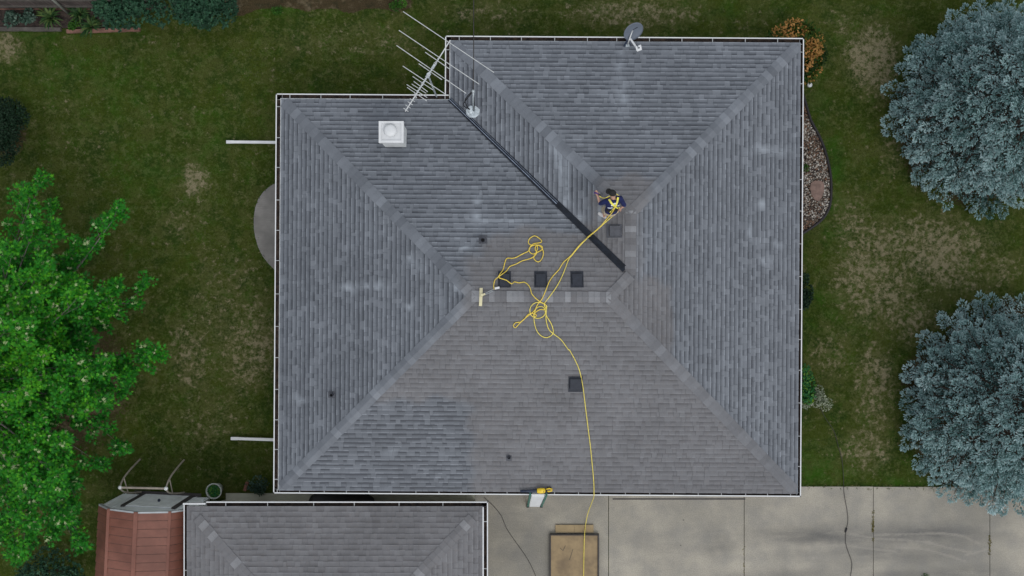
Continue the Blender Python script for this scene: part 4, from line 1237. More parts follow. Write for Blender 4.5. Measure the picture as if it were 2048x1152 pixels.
shrub('plant', 'broad grey green plant in the fence bed, second from the left', 56, 32, 14, 10, .4, 320, .10, M['greyleaf'], 84, 'plant', HG, lumps=5, stems=3, tint=(.6, .2))
DG = 'strap leaved clumps in the fence bed'
blade_clump('daylily', 'strap leaved yellow green clump in the fence bed left of the grey post', 105, 36, .42, .42, 60, M['strap'], 85, 'plant', DG, tint=(.68, .22))
blade_clump('daylily', 'strap leaved clump behind the red timber edging', 163, 30, .38, .40, 40, M['strap'], 86, 'plant', DG, tint=(.55, .25))
blade_clump('daylily', 'strap leaved clump hanging over the red timber edging', 186, 54, .40, .38, 44, M['strap'], 87, 'plant', DG, tint=(.62, .25))
shrub('groundcover', 'low bright green plant against the red timber edging', 147, 50, 16, 9, .2, 380, .05, M['bright'], 88, 'plant', lumps=6, stems=2)
shrub('groundcover', 'dim green low plant beside the house near the brick', 518, 968, 26, 17, .3, 620, .055, M['greyleaf'], 89, 'plant', lumps=10, stems=3, tint=(.30, .2))

# fence bed: soil, timbers, fence, post
m = MB(); a = px(-60, 56); b = px(215, 12); m.box(a.x, b.x, a.y, px(0, -30).y, -.04, .045); tag(m.build('garden_bed', M['soil']), kind='structure')
fe = tag(empty('fence', px(60, 16)), 'dark weathered board fence at the top left corner of the yard', 'fence')
fo2 = Vector(px(60, 16))
def fp2(o): o.matrix_parent_inverse = Matrix.Translation(-fo2); return o
fy = px(0, 17.5).y; rd = random.Random(3)
m = MB(); x = -19.2; 
while x < px(330, 0).x:
    w = rd.uniform(.135, .15); m.box(x, x+w-.008, fy, fy+.022, .05, 1.75+rd.uniform(-.02, .02)); x += w
fp2(m.build('board', M['fence'], fe))
for z in (.32, 1.05):
    m = MB(); m.box(-19.2, px(330, 0).x, fy-.05, fy-.002, z, z+.09); fp2(m.build('rail', M['timber_grey'], fe))
m = MB(); m.box(-19.2, px(330, 0).x, fy-.04, fy-.006, .0, .05); fp2(m.build('kickboard', M['timber_red'], fe))
pt = tag(empty('metal_post', px(139, 29)), 'grey metal post leaning in the fence bed', 'post')
m = MB(); pb = Vector(px(139, 29, 0)); pe = Vector(px(96, -9, 1.7)); m.tube([Vector((0, 0, -.05)), pe-pb], .040, 10); m.build('pole', M['post_grey'], pt, True)
m = MB(); m.lathe((pe-pb), [(.048, 0), (.048, .03), (.02, .05), (0, .052)], 10); m.build('post_cap', M['galv'], pt)
def timber(u0, v0, u1, v1, mat, label, segs=1):
    a, b = Vector(px(u0, v0, .05)), Vector(px(u1, v1, .05))
    m = MB(); c = (a+b)/2; c.z = 0
    rd = random.Random(int(u0)); n = 10; pts = []
    for i in range(n):
        t0, t1 = i/n, (i+1)/n
        q0, q1 = a.lerp(b, t0), a.lerp(b, t1); w = rd.uniform(.10, .13)
        m.beam(q0, q1, w, .10)
    return tag(m.build('landscape_timber', mat), label, 'timber', 'timbers edging the fence bed')
timber(134, 63, 280, 59, M['timber_red'], 'reddish landscape timber edging the fence bed')
timber(-20, 58, 122, 59, M['timber_grey'], 'grey landscape timber edging the fence bed, at the left photo edge')

# gravel bed on the right of the house
edge = [(1600, 172), (1611, 206), (1621, 240), (1636, 268), (1648, 296), (1656, 325), (1661, 352), (1662, 385), (1659, 412), (1648, 434), (1628, 452), (1600, 470)]
ep = spline([px(u, v, .05) for u, v in edge], .2)
m = MB(); m.prism([(p.x, p.y) for p in ep], -.03, .03); tag(m.build('gravel_bed', M['soil']), kind='structure')
m = MB(); m.tube([p + Vector((0, 0, .03)) for p in ep], .042, 8)
tag(m.build('bed_edging', M['edging'], None, True), 'black curved edging around the gravel bed', 'edging')
def inside(x, y, poly):
    r = False; j = len(poly)-1
    for i in range(len(poly)):
        if (poly[i].y > y) != (poly[j].y > y) and x < (poly[j].x-poly[i].x)*(y-poly[i].y)/(poly[j].y-poly[i].y)+poly[i].x: r = not r
        j = i
    return r
Q, T = [], []
rd = random.Random(9)
octa = [(1, 0, 0), (0, 1, 0), (-1, 0, 0), (0, -1, 0)]
bx0, bx1 = ep[0].x-.35, max(p.x for p in ep); by0, by1 = ep[-1].y, ep[0].y
poly2 = [Vector((bx0, by1, 0))] + ep + [Vector((bx0, by0, 0))]
while len(Q) < 4200*8:
    x, y = rd.uniform(bx0, bx1), rd.uniform(by0, by1)
    if not inside(x, y, poly2): continue
    r = rd.uniform(.016, .038); q = rd.uniform(0, 1.57); e = rd.uniform(.6, 1.0); zz = .035 + rd.uniform(0, .035)
    v_ = 576 - y*F/H
    mulch = max(0, 1-abs(v_-290)/35)*.6 + (.8 if v_ > 440 else 0) + (1 if v_ < 240 else 0)
    t = rd.choice((.75, .85, .98, .3, .2, .55, .7, .1)) if rd.random() > mulch else rd.choice((.5, .58, .3, .1))
    pts = [Vector((x + r*(cx*math.cos(q)-cy*e*math.sin(q)), y + r*(cx*math.sin(q)+cy*e*math.cos(q)), zz)) for cx, cy, _ in octa]
    top, bot = Vector((x, y, zz+r*.6)), Vector((x, y, zz-r*.6))
    for i in range(4):
        Q.append([pts[i], pts[(i+1) % 4], top]); Q.append([pts[(i+1) % 4], pts[i], bot]); T += [t, t]
tag(soup('gravel', np.array([[tuple(p) for p in q] for q in Q]), M['pebble'], None, {'tint': np.array(T)}), 'mixed river gravel filling the curved bed right of the house', 'gravel', kind='stuff')
m = MB(); fl = [(1622, 366), (1630, 361), (1643, 362), (1649, 368), (1648, 382), (1644, 394), (1638, 402), (1630, 400), (1623, 388), (1620, 376)]
fl = [px(u, v, .1) for u, v in fl]; m.prism([(p.x, p.y) for p in fl][::-1], .03, .10)
tag(m.build('flagstone', M['flag']), 'flat reddish brown stone lying in the gravel bed', 'stone')
m = MB(); c = px(1619, 170, .2); m.lathe((c.x, c.y, 0), [(.03, 0), (.03, .18), (.075, .20), (.08, .24), (.05, .28), (0, .285)], 16)
tag(m.build('ground_cap', M['white'], None, True), 'small white round cap standing on the lawn under the orange bush', 'cap')
shrub('weed', 'green weed tuft growing in the gravel bed', 1613, 337, 7, 5, .15, 120, .04, M['bright'], 92, 'weed', lumps=3, stems=2)

# planter and brick near the garage
pl = tag(empty('planter', px(437, 976)), 'round stone coloured pot with dark green plant beside the path', 'planter')
m = MB(); m.lathe((0, 0, 0), [(.15, 0), (.19, .25), (.235, .50), (.25, .52), (.25, .56), (.215, .56), (.205, .47)], 24); m.build('pot', M['pot'], pl, True)
m = MB(); m.lathe((0, 0, .47), [(.207, 0), (0, .01)], 20); m.build('potting_soil', M['soil'], pl)
g = np.random.default_rng(6); n = 420
th = g.uniform(0, 6.28, n); q = np.sqrt(g.uniform(0, 1, n))*.19
Pp = np.stack([np.cos(th)*q, np.sin(th)*q, .50 + g.uniform(0, .12, n)*(1-q/.25)], -1)
leafy(pl, 'foliage', Pp, g.normal(0, 1, (n, 3))*np.array([1, 1, .4]), np.array([0, 0, 1.]) + g.normal(0, .4, (n, 3)), g.uniform(.04, .07, n), g.uniform(.2, .8, n), M['emerald'], LEAFO)
m = MB(); c = px(493, 972, 0); dv = Vector((.30, 1, 0)).normalized(); m.obox((c.x, c.y, .06), dv*.14, Vector((dv.y, -dv.x, 0))*.045, (0, 0, .055))
tag(m.build('loose_brick', M['brick']), 'red brick lying on the soil beside the house corner', 'brick')
# dark covered bulk in the gap
m = MB(); a, b = px(633, 996), px(745, 996)
pts = []
m.loft([Vector((a.x+.02, a.y-.06, .36)), Vector((a.x+.10, a.y-.05, .40)), Vector((a.x+.8, a.y-.04, .46)), Vector((b.x-.25, b.y-.04, .44)), Vector((b.x, b.y-.06, .30))], [.26, .33, .36, .34, .18], [.34, .40, .46, .44, .30], (0, 1, 0), 16)
tag(m.build('black_cover', M['black'], None, True), 'black covered bulk standing in the narrow gap between house and garage', 'cover')

# ------------------------------------------------------------------ plywood platform on the driveway
ply = tag(empty('plywood_platform', px(1149, 1110)), 'brown plywood platform with dark frame lying on the driveway', 'platform')
po = Vector(px(1149, 1110))
def ppar(o): o.matrix_parent_inverse = Matrix.Translation(-po); return o
zt = .16
A, B, C_ = px(1102, 1071, zt), px(1195, 1071, zt), px(1198, 1190, zt)
m = MB(); m.box(A.x, B.x, C_.y, A.y, .06, zt); ppar(m.build('deck', M['ply'], ply))
m = MB(); m.box(A.x-.04, A.x-.002, C_.y, A.y+.036, .03, zt+.03); m.box(B.x+.002, B.x+.05, C_.y, A.y+.036, .03, zt+.03); m.box(A.x-.001, B.x+.001, A.y+.002, A.y+.036, .03, zt+.02)
ppar(m.build('side_frame', M['ply_edge'], ply))
a, b = px(1111, 1050, .09), px(1187, 1068, .09)
m = MB(); m.box(a.x, (a.x+b.x)/2-.003, b.y+.045, a.y, .05, .09); m.box((a.x+b.x)/2+.003, b.x, b.y+.045, a.y, .05, .09); ppar(m.build('ramp_board', M['ply2'], ply))
m = MB()
for u0, v0, u1, v1 in ((1120, 1096, 1126, 1101), (1126, 1101, 1131, 1091), (1146, 1098, 1139, 1120)):
    m.beam(px(u0, v0, zt+.004), px(u1, v1, zt+.004), .012, .003)
ppar(m.build('scratch', M['ply_edge'], ply))
# weeds in the driveway joints
g = np.random.default_rng(14)
Pw = []
for u, v0, v1, n in ((1746, 1040, 1064, 130), (1746, 1075, 1082, 18), (1979, 1070, 1112, 90), (1746, 1020, 1040, 20), (1488, 1080, 1150, 20)):
    for i in range(n):
        p = px(u + g.normal(0, 1.0), g.uniform(v0, v1), .03); Pw.append((p.x, p.y, .03))
Pw = np.array(Pw); n = len(Pw)
tag(soup('joint_weeds', leaves(Pw, g.normal(0, 1, (n, 3))*np.array([1, 1, .2])+np.array([0, 0, .4]), np.array([0, 0, 1.])+g.normal(0, .4, (n, 3)), g.uniform(.025, .05, n), LEAFO), M['joint'], None, {'tint': g.uniform(0, 1, n)}),
    'small yellow green weeds growing in the driveway joints', 'weeds', kind='stuff')

# ragged grass fringe creeping over the hard edges
g = np.random.default_rng(33)
seg = [((1606, 974), (1745, 974), 420), ((1745, 974.5), (1985, 975), 700)]
for k in range(len(edge)-1): seg.append((edge[k], edge[k+1], 70))
pe_ = [(548, 366), (527, 384), (511, 415), (508, 455), (517, 495), (537, 527), (550, 540)]
for k in range(len(pe_)-1): seg.append((pe_[k], pe_[k+1], 60))
Pf, Af = [], []
for (u0, v0), (u1, v1), n in seg:
    for i in range(n):
        t = g.random(); cl = vnoise(u0+(u1-u0)*t, v0*3, 7, 40)
        p = px(u0+(u1-u0)*t, v0+(v1-v0)*t + g.normal(0, .6) - 1.5 + 3.5*cl, .0); Pf.append((p.x, p.y, .01)); Af.append((g.normal(0, .7), g.normal(-.3, .7), g.uniform(.05, .35)))
Pf = np.array(Pf); n = len(Pf)
tag(soup('grass_fringe', leaves(Pf, np.array(Af), g.normal(0, .5, (n, 3))+np.array([0, 0, 2.]), g.uniform(.05, .13, n), BLADE*np.array([1.6, 1]), 0, .3), M['bladegrass'], None, {'tint': g.uniform(0, 1, n)}),
    'ragged grass blades creeping over the edges of the concrete and the gravel bed', 'grass', kind='stuff')

# cords
def cord(name, pts, r, mat, label, cat, step=.15):
    m = MB(); m.tube(spline(pts, step), r, 6)
    return tag(m.build(name, mat, None, True), label, cat)
cord('power_cord', [px(u, v, .045) for u, v in ((968, 995), (985, 1010), (1003, 1032), (1012, 1055), (1032, 1085), (1050, 1110), (1064, 1135), (1076, 1165), (1080, 1190))], .008, M['cable'],
     'thin dark cord on the concrete beside the garage corner', 'cord')
ec = tag(empty('extension_cord', px(1692, 1062)), 'dark extension cord running from the right lawn down across the driveway', 'cord')
eo = Vector(px(1692, 1062))
m = MB(); m.tube(spline([px(u, v, .03 if v < 968 else .047) for u, v in ((1640, 815), (1652, 838), (1668, 862), (1676, 890), (1684, 920), (1687, 955), (1688, 985), (1694, 1020), (1696, 1042), (1692, 1062), (1691, 1085), (1698, 1108), (1704, 1128), (1700, 1160), (1698, 1190))], .15), .0085, 6)
o = m.build('cord', M['cable'], ec, True); o.matrix_parent_inverse = Matrix.Translation(-eo)
m = MB(); a, b = Vector(px(1693.5, 1056, .055)), Vector(px(1690.5, 1065, .055)); m.tube([a, a.lerp(b, .2), a.lerp(b, .8), b], [.02, .032, .032, .018], 8)
o = m.build('plug', M['black'], ec, True); o.matrix_parent_inverse = Matrix.Translation(-eo)

# ------------------------------------------------------------------ TV antenna
zA = 5.9
ab, ae = Vector(px(899.4, 82.5, zA)), Vector(px(811.9, 221, zA))
mastp = Vector(px(856, 150, zA-.08))
ant = tag(empty('tv_antenna', (mastp.x, mastp.y, 0)), 'long comb shaped TV antenna on a mast at the inner roof corner', 'antenna')
def apar(o): o.matrix_parent_inverse = Matrix.Translation(-Vector((mastp.x, mastp.y, 0))); return o
m = MB(); m.tube([(mastp.x, mastp.y, -.1), (mastp.x, mastp.y, zA+.06)], .024, 10)
m.beam((mastp.x, mastp.y, 2.3), (mastp.x+.05, GY1-.5, 2.3), .03, .03)
apar(m.build('mast', M['galv'], ant))
m = MB(); m.beam(ab + (ab-ae).normalized()*.03, ae + (ae-ab).normalized()*.03, .026, .026); apar(m.build('boom', M['alu'], ant))
def zz(pts): return [(740+a/4.8, 20+b/4.8) for a, b in pts]
dip = [((318, 15), (1190, 600)), ((278, 195), (1048, 712)), ((255, 340), (922, 800)), ((530, 405), (765, 567)), ((468, 515), (692, 670)), ((315, 538), (730, 812)), ((410, 638), (605, 768)),
       ((420, 685), (555, 785)), ((400, 710), (540, 800)), ((352, 715), (548, 840)), ((357, 743), (545, 873)), ((425, 785), (448, 848)),
       ((383, 850), (430, 880)), ((362, 880), (408, 910)), ((342, 912), (388, 942)), ((322, 942), (368, 975))]
for i, e in enumerate(dip):
    (u0, v0), (u1, v1) = zz(e)
    m = MB(); dz = .018 if i % 2 else -.018
    m.tube([px(u0, v0, zA+dz), px((u0+u1)/2, (v0+v1)/2, zA+dz), px(u1, v1, zA+dz)], .0105 if i < 6 else .0095, 6)
    apar(m.build('element', M['alu'], ant))
bd = (ae-ab); bl = bd.length; bd.normalize(); bs = Vector((-bd.y, bd.x, 0))
m = MB()
for s in (1, -1):
    q = [ab + bd*(bl*t) + bs*(.035*s*(1 if i % 2 else -.6)) + Vector((0, 0, .03)) for i, t in enumerate((.25, .33, .41, .48, .55, .62, .68, .74))]
    m.tube(q, .006, 5)
apar(m.build('phasing_line', M['galv'], ant))
m = MB(); m.obox(ab.lerp(ae, .37)+Vector((0, 0, .02)), bd*.06, bs*.03, Vector((0, 0, .03))); m.obox(ab.lerp(ae, .49)+Vector((0, 0, -.02)), bd*.07, bs*.045, Vector((0, 0, .025))); apar(m.build('clamp', M['galv'], ant))

# ------------------------------------------------------------------ service mast with drip loops and overhead line
mb = rp(946, 224); mtp = Vector(px(946.5, 183, mb.z+1.25))
sm = tag(empty('service_mast', mb), 'electric service mast with pale flashing plate and black drip loops on the roof', 'mast')
def spar(o): o.matrix_parent_inverse = Matrix.Translation(-Vector(mb)); return o
n = roofn(mb.x, mb.y); ee = Vector((1, 0, 0)); ee = (ee-n*ee.dot(n)).normalized(); ff = n.cross(ee)
m = MB(); k = 12; ring = []
for (r_, h_) in ((1.0, .020), (.95, .028)):
    ring.append([mb + n*h_ + ee*math.cos(2*math.pi*i/8+.35)*.225*r_ + ff*math.sin(2*math.pi*i/8+.35)*.185*r_ for i in range(8)])
m.add(ring[0]+ring[1], [tuple(range(8, 16))] + [(i, (i+1) % 8, 8+(i+1) % 8, 8+i) for i in range(8)])
m.ball(mb + Vector((-.06, .05, .05)), .10, .13, .07)
m.lathe(mb, [(.085, .02), (.07, .05), (.042, .12)], 14)
spar(m.build('flashing', M['lead'], sm))
m = MB(); m.tube([mb, mtp], .024, 10); spar(m.build('pole', M['galv'], sm, True))
m = MB(); m.ball(mtp+Vector((0, 0, .02)), .05, .05, .06); spar(m.build('weatherhead', M['galv'], sm, True))
m = MB()
for k, (w, dpt) in enumerate(((0.0, .0), (.05, .05))):
    pts = [mtp + Vector((-.01, .02, 0)), Vector(px(940-k*3, 190, mtp.z-.10)), Vector(px(932-k*2, 200, mtp.z-.45)), Vector(px(927+k*5, 208, mtp.z-.8)), Vector(px(929+k*5, 213, mtp.z-1.0)), mb + Vector((-.08, .05, .10))]
    m.tube(spline(pts, .06), .014, 6)
m.tube(spline([mtp, mb.lerp(mtp, .5)+Vector((.035, 0, 0)), mb+Vector((.03, -.02, .08)), mb+Vector((.02, -.10, .03))], .06), .012, 6)
spar(m.build('drip_loop', M['black'], sm, True))
m = MB(); ws = [mtp, Vector(px(947, 120, mtp.z+.10)), Vector(px(947, 40, mtp.z+.35)), Vector(px(947, -60, mtp.z+.8)), Vector((mtp.x+.1, 20, mtp.z+2.5))]
m.tube(spline(ws, .3), .0085, 6); w2 = [p + Vector((.012, 0, .012)) for p in ws]; m.tube(spline(w2, .3), .006, 5)
tag(m.build('overhead_line', M['cable'], None, True), 'thin overhead electric line running up from the service mast', 'cable')

# ------------------------------------------------------------------ satellite dish
db = rp(1255, 91.5); 
dish = tag(empty('satellite_dish', db), 'grey oval satellite dish with white arm on the top roof edge', 'satellite dish')
def dpar(o): o.matrix_parent_inverse = Matrix.Translation(-Vector(db)); return o
def Dz(zx, zy, z): return Vector(px(1230+zx/16.46, 40+zy/16.46, z))
zd = db.z + .42
dc = Dz(612, 385, zd)
mj = (Dz(925, 225, zd) - Dz(300, 545, zd)); majr = mj.length/2; mj = mj.normalized()
nrm_ = Vector((.38, -.70, .60)); nrm_ = (nrm_ - mj*nrm_.dot(mj)).normalized(); mi = nrm_.cross(mj)
minr = .30
m = MB(); rings = 6; ns = 32; vs = [dc - nrm_*.055]; fs = []
for i in range(1, rings+1):
    t = i/rings
    for k in range(ns):
        q = 2*math.pi*k/ns; vs.append(dc + mj*majr*t*math.cos(q) + mi*minr*t*math.sin(q) + nrm_*(.055*t*t-.055))
for k in range(ns): fs.append((0, 1+k, 1+(k+1) % ns))
for i in range(rings-1):
    for k in range(ns):
        a = 1+i*ns+k; b = 1+i*ns+(k+1) % ns; fs.append((a, a+ns, b+ns, b))
nb_ = len(vs); vs += [p - nrm_*.012 for p in vs]; fs2 = [tuple(i+nb_ for i in f[::-1]) for f in fs]
o0 = 1+(rings-1)*ns
rim = [(o0+k, o0+nb_+k, o0+nb_+(k+1) % ns, o0+(k+1) % ns) for k in range(ns)]
m.add(vs, fs + fs2 + rim); refl = dpar(m.build('reflector', M['dish'], dish, True))
m = MB()
for a, b, w, h in ((.42, .16, .035, .012), (.33, .13, .03, .011), (.22, .11, .035, .011), (.10, .10, .03, .010)):
    cpt = dc + mj*majr*(a+.05) + mi*minr*(b) + nrm_*(.055*(a*a+b*b)-.050)
    m.obox(cpt, mj*w, mi*h, nrm_*.002)
dpar(m.build('faint_mark', M['vent'], dish))
ja = Dz(505, 620, zd-.12); jb = Dz(740, 960, zd+.02)
m = MB(); m.beam(ja, jb, .05, .045); dpar(m.build('feed_arm', M['white'], dish))
m = MB(); fx = (jb-ja).normalized(); fsd = Vector((-fx.y, fx.x, 0)).normalized()
m.beam(Dz(720, 1010, zd+.02), Dz(880, 950, zd+.05), .06, .06); m.beam(Dz(700, 870, zd+.02), Dz(730, 1010, zd+.02), .05, .05); m.beam(Dz(850, 950, zd+.05), Dz(830, 850, zd+.07), .045, .05)
m.tube([Dz(770, 870, zd+.07), Dz(860, 835, zd+.09)], .028, 10); dpar(m.build('receiver', M['white'], dish))
m = MB(); m.tube([db+Vector((0, 0, .02)), Dz(470, 640, zd-.10), dc-nrm_*.07], .022, 10); dpar(m.build('mast_tube', M['alu'], dish, True))
m = MB(); m.obox(db+Vector((0, .0, .025)), (.055, 0, 0), (0, .045, -.015), (0, 0, .008))
dpar(m.build('foot_plate', M['lead'], dish))
m = MB(); bp = rp(1249, 91)
m.tube(spline([dc-nrm_*.08, Dz(380, 720, zd-.25), bp+Vector((0, 0, .04)), bp+Vector((-.02, -.04, .025))], .05), .028, 8); m.tube([Dz(480, 690, zd-.2), Dz(500, 830, db.z+.05)], .016, 6); dpar(m.build('strut', M['tube_dark'], dish, True))

# ------------------------------------------------------------------ roof anchor, ropes
def z6(x, y): return (900+x/4.43, 440+y/4.43)
an = rp(*z6(275, 680))
anc = tag(empty('roof_anchor', an), 'cream strip roof anchor with strap nailed across the left ridge end', 'anchor')
def anpar(o): o.matrix_parent_inverse = Matrix.Translation(-Vector(an)); return o
m = MB(); a, b, c = rp(*z6(276, 602), .06), rp(*z6(274, 680), .065), rp(*z6(270, 762), .06)
m.beam(a, b, .085, .014); m.beam(b, c, .085, .013); anpar(m.build('plate', M['cream'], anc))
m = MB(); p0, p1, p2, p3 = rp(*z6(285, 664), .09), rp(*z6(312, 655), .09), rp(*z6(385, 622), .08), rp(*z6(400, 612), .08)
m.beam(p0, p1, .05, .02); m.lathe(p0, [(.035, -.02), (.04, 0), (.035, .012)], 12); anpar(m.build('hook', M['cream'], anc))
m = MB()
for s in (-1, 1):
    o = Vector((.012*s, .03*s, 0)); m.tube([p1+o*.6, p1.lerp(p2, .5)+o, p2+o*.7], .006, 5)
anpar(m.build('strap', M['galv'], anc))
m = MB(); q0, q1 = rp(*z6(396, 608), .08), rp(*z6(438, 598), .08); m.beam(q0, q1, .055, .035); anpar(m.build('buckle', M['white'], anc))

ropeA = [(392, 615), (387, 582), (398, 532), (428, 506), (440, 482), (470, 440), (482, 395), (495, 352), (512, 338), (570, 337), (640, 302), (698, 272), (712, 235), (740, 210), (775, 205), (806, 198), (812, 184), (785, 158), (750, 140),
         (712, 158), (694, 190), (705, 218), (745, 222), (790, 222), (820, 240), (812, 265), (780, 283), (735, 302), (704, 282), (702, 252), (728, 228), (765, 222), (775, 245), (765, 285), (745, 318), (745, 348), (780, 372), (812, 348), (828, 296), (818, 255), (790, 226),
         (760, 232), (755, 262), (768, 292), (738, 328), (700, 345), (640, 362), (582, 392), (530, 412), (500, 452), (455, 485), (432, 505), (448, 517), (500, 534), (545, 565), (572, 547), (610, 558), (655, 550), (690, 572), (714, 612), (722, 650), (755, 690), (798, 724),
         (845, 748), (852, 775), (836, 795), (800, 792), (760, 815), (740, 840), (752, 860), (765, 842), (745, 828), (700, 833), (655, 880), (612, 920), (578, 955), (562, 935), (582, 908), (622, 905), (668, 868), (716, 830), (750, 800), (778, 745), (815, 700), (850, 620), (880, 545), (920, 488), (965, 440), (1005, 376), (1075, 312), (1140, 232), (1215, 160), (1300, 90)]
ropeB = [(1306, 86), (1222, 156), (1146, 234), (1078, 316), (1050, 352), (1002, 478), (945, 590), (872, 692), (834, 745), (850, 780), (858, 765), (836, 745), (785, 728), (735, 745), (708, 790), (720, 845), (775, 872), (825, 855), (848, 815), (830, 775), (795, 766), (762, 785), (745, 840), (746, 900), (766, 975), (805, 1025), (860, 1042), (906, 1015), (915, 980), (897, 920), (858, 855),
         (842, 805), (856, 770), (850, 860), (858, 920), (880, 975), (925, 1015), (985, 1062), (1050, 1150)]
zf = roofz(*px(1204, 432, 4.2).xy)
def z5(x, y, dz): return Vector(px(1140+x/8.86, 350+y/8.86, zf+dz))
def on_roof(pts, h, seed):
    rd = random.Random(seed); o = []
    for a, b in pts:
        e = .05*max(0, 1-max(0, abs(b-680)-45)/50)              # over the ridge caps
        if 425 < a < 550 and 470 < b < 600: e = max(e, .15)      # over the roof vent
        if 1100 < a < 1270 and 120 < b < 290: e = max(e, .03)
        o.append(rp(*z6(a, b), h + e + rd.uniform(0, .014)))
    return o
tail = [z5(300, 1110, .22), z5(420, 1015, .48), z5(545, 905, .66), z5(650, 780, .82), z5(700, 720, .95), z5(745, 665, 1.10), z5(778, 612, 1.24), z5(800, 570, 1.30)]
m = MB(); pts = spline(on_roof(ropeA, .026, 1), .05) + spline(tail, .05); m.tube(pts, .0135, 7)
tag(m.build('safety_rope', M['rope'], None, True), 'golden yellow rope looped over the roof from the anchor to the man', 'rope')
head = [z5(520, 372, 1.00), z5(560, 400, 1.02), z5(605, 412, 1.12), z5(650, 398, 1.20), z5(700, 372, 1.24), z5(760, 352, 1.22), z5(810, 334, 1.20), z5(850, 358, 1.18), z5(900, 400, 1.10), z5(935, 480, .98), z5(925, 560, .88), z5(888, 590, .88),
        z5(862, 645, .84), z5(800, 700, .78), z5(700, 775, .72), z5(560, 900, .60), z5(440, 1008, .42), z5(310, 1105, .20)]
mid = on_roof(ropeB, .030, 2)
low = [rp(u, v, .026) for u, v in ((1139, 700), (1152, 724), (1160, 745), (1166, 775), (1171, 815), (1176, 855), (1181, 895), (1185, 935), (1187.5, 965), (1188, 984))]
g0 = Vector(px(1188, 991, EZ+.02)); 
fall = [g0, Vector(px(1187, 996, 2.2)), Vector(px(1181, 1012, 1.2)), Vector(px(1176, 1026, .5)), Vector(px(1172, 1044, .12))]
gnd = [Vector(px(1170, 1058, .13)), Vector(px(1169, 1072, .21)), Vector(px(1168, 1100, .18)), Vector(px(1167.5, 1130, .18)), Vector(px(1167, 1160, .18)), Vector(px(1166, 1195, .1))]
m = MB(); m.tube(spline(head + mid + low + fall + gnd, .06), .0125, 7)
tag(m.build('air_hose', M['hose'], None, True), 'lemon yellow hose from the driveway over the roof to the man', 'hose')

# ------------------------------------------------------------------ the man
man = tag(empty('person', (z5(640, 640, 0))), 'man in black cap, navy shirt and yellow harness leaning forward near the ridge', 'person')
mo = Vector(z5(640, 640, 0))
def mpar(o): o.matrix_parent_inverse = Matrix.Translation(-mo); return o
def remeshed(mb_, name, mat, vox, smooth_it=4):
    o = mb_.build(name, mat, None)
    r = o.modifiers.new('r', 'REMESH'); r.mode = 'VOXEL'; r.voxel_size = vox; r.use_smooth_shade = True
    s = o.modifiers.new('s', 'SMOOTH'); s.factor = .5; s.iterations = smooth_it
    bpy.context.view_layer.update()
    dg = bpy.context.evaluated_depsgraph_get()
    me = bpy.data.meshes.new_from_object(o.evaluated_get(dg))
    old = o.data; o.modifiers.clear(); o.data = me; bpy.data.meshes.remove(old)
    o.name = name; o.parent = man; return mpar(o)
neck = z5(768, 425, 1.24); pel = z5(725, 650, .86)
Ls_, Rs_ = z5(645, 462, 1.16), z5(888, 410, 1.18)
lat = (Rs_-Ls_).normalized()
chest = neck.lerp(pel, .30) + Vector((0, 0, .03)); waist = neck.lerp(pel, .66) + Vector((0, 0, .03))
spine = [neck, neck.lerp(chest, .45)+Vector((0, 0, .01)), chest, waist, pel]
headc = z5(750, 318, 1.40)
Le, Lh = z5(533, 505, .98), z5(487, 368, .96)
Re, Rh = z5(962, 540, .93), z5(905, 585, .90)
Lhip, Rhip = pel - lat*.09, pel + lat*.09
Lk, La, Lt = z5(608, 610, .46), z5(607, 735, .10), z5(515, 680, .05)
Rk, Ra, Rt = z5(800, 555, .52), z5(815, 590, .18), z5(790, 500, .14)
Ra.z = roofz(Ra.x, Ra.y)+.09; Rt.z = roofz(Rt.x, Rt.y)+.05
La.z = roofz(La.x, La.y)+.09; Lt.z = roofz(Lt.x, Lt.y)+.05
face = Vector((-.86, .40, -.25)).normalized()
b_ = MB()
b_.loft(spine, [.09, .16, .17, .145, .155], [.07, .10, .115, .105, .11], lat)
b_.loft([neck+(neck-headc)*.25, neck, headc], [.075, .062, .06], [.075, .062, .06], lat)
rotm = face.to_track_quat('Y', 'Z').to_matrix()
b_.ball(headc, .077, .098, .112, rotm)
b_.ball(headc + face*.092 - Vector((0, 0, .02)), .016, .022, .02, rotm)                     # nose
b_.ball(headc + face*.06 - Vector((0, 0, .075)), .04, .035, .03, rotm)                    # chin
sdv = face.cross(Vector((0, 0, 1))).normalized()
for s in (-1, 1): b_.ball(headc + sdv*s*.078 - Vector((0, 0, .01)), .012, .02, .032, rotm)  # ears
def limb3(a, b, c, r):
    b_.loft([a, a.lerp(b, .5), b.lerp(a, .06), b.lerp(c, .08), b.lerp(c, .35), b.lerp(c, .8), c], r, r, (b-a).cross(c-b).normalized() if (b-a).cross(c-b).length > 1e-4 else (1, 0, 0), 12)
limb3(Ls_, Le, Lh, [.055, .047, .041, .040, .041, .030, .027])
limb3(Rs_, Re, Rh, [.055, .047, .041, .040, .041, .030, .027])
limb3(Lhip, Lk, La, [.085, .075, .058, .055, .060, .042, .037])
limb3(Rhip, Rk, Ra, [.085, .075, .058, .055, .060, .042, .037])
for a, t in ((La, Lt), (Ra, Rt)): b_.loft([a-Vector((0, 0, .03)) - (t-a).normalized()*.05, a-Vector((0, 0, .04)), a.lerp(t, .6)-Vector((0, 0, .02)), t], [.03, .04, .042, .03], [.03, .035, .028, .018], (t-a).cross(Vector((0, 0, 1))))
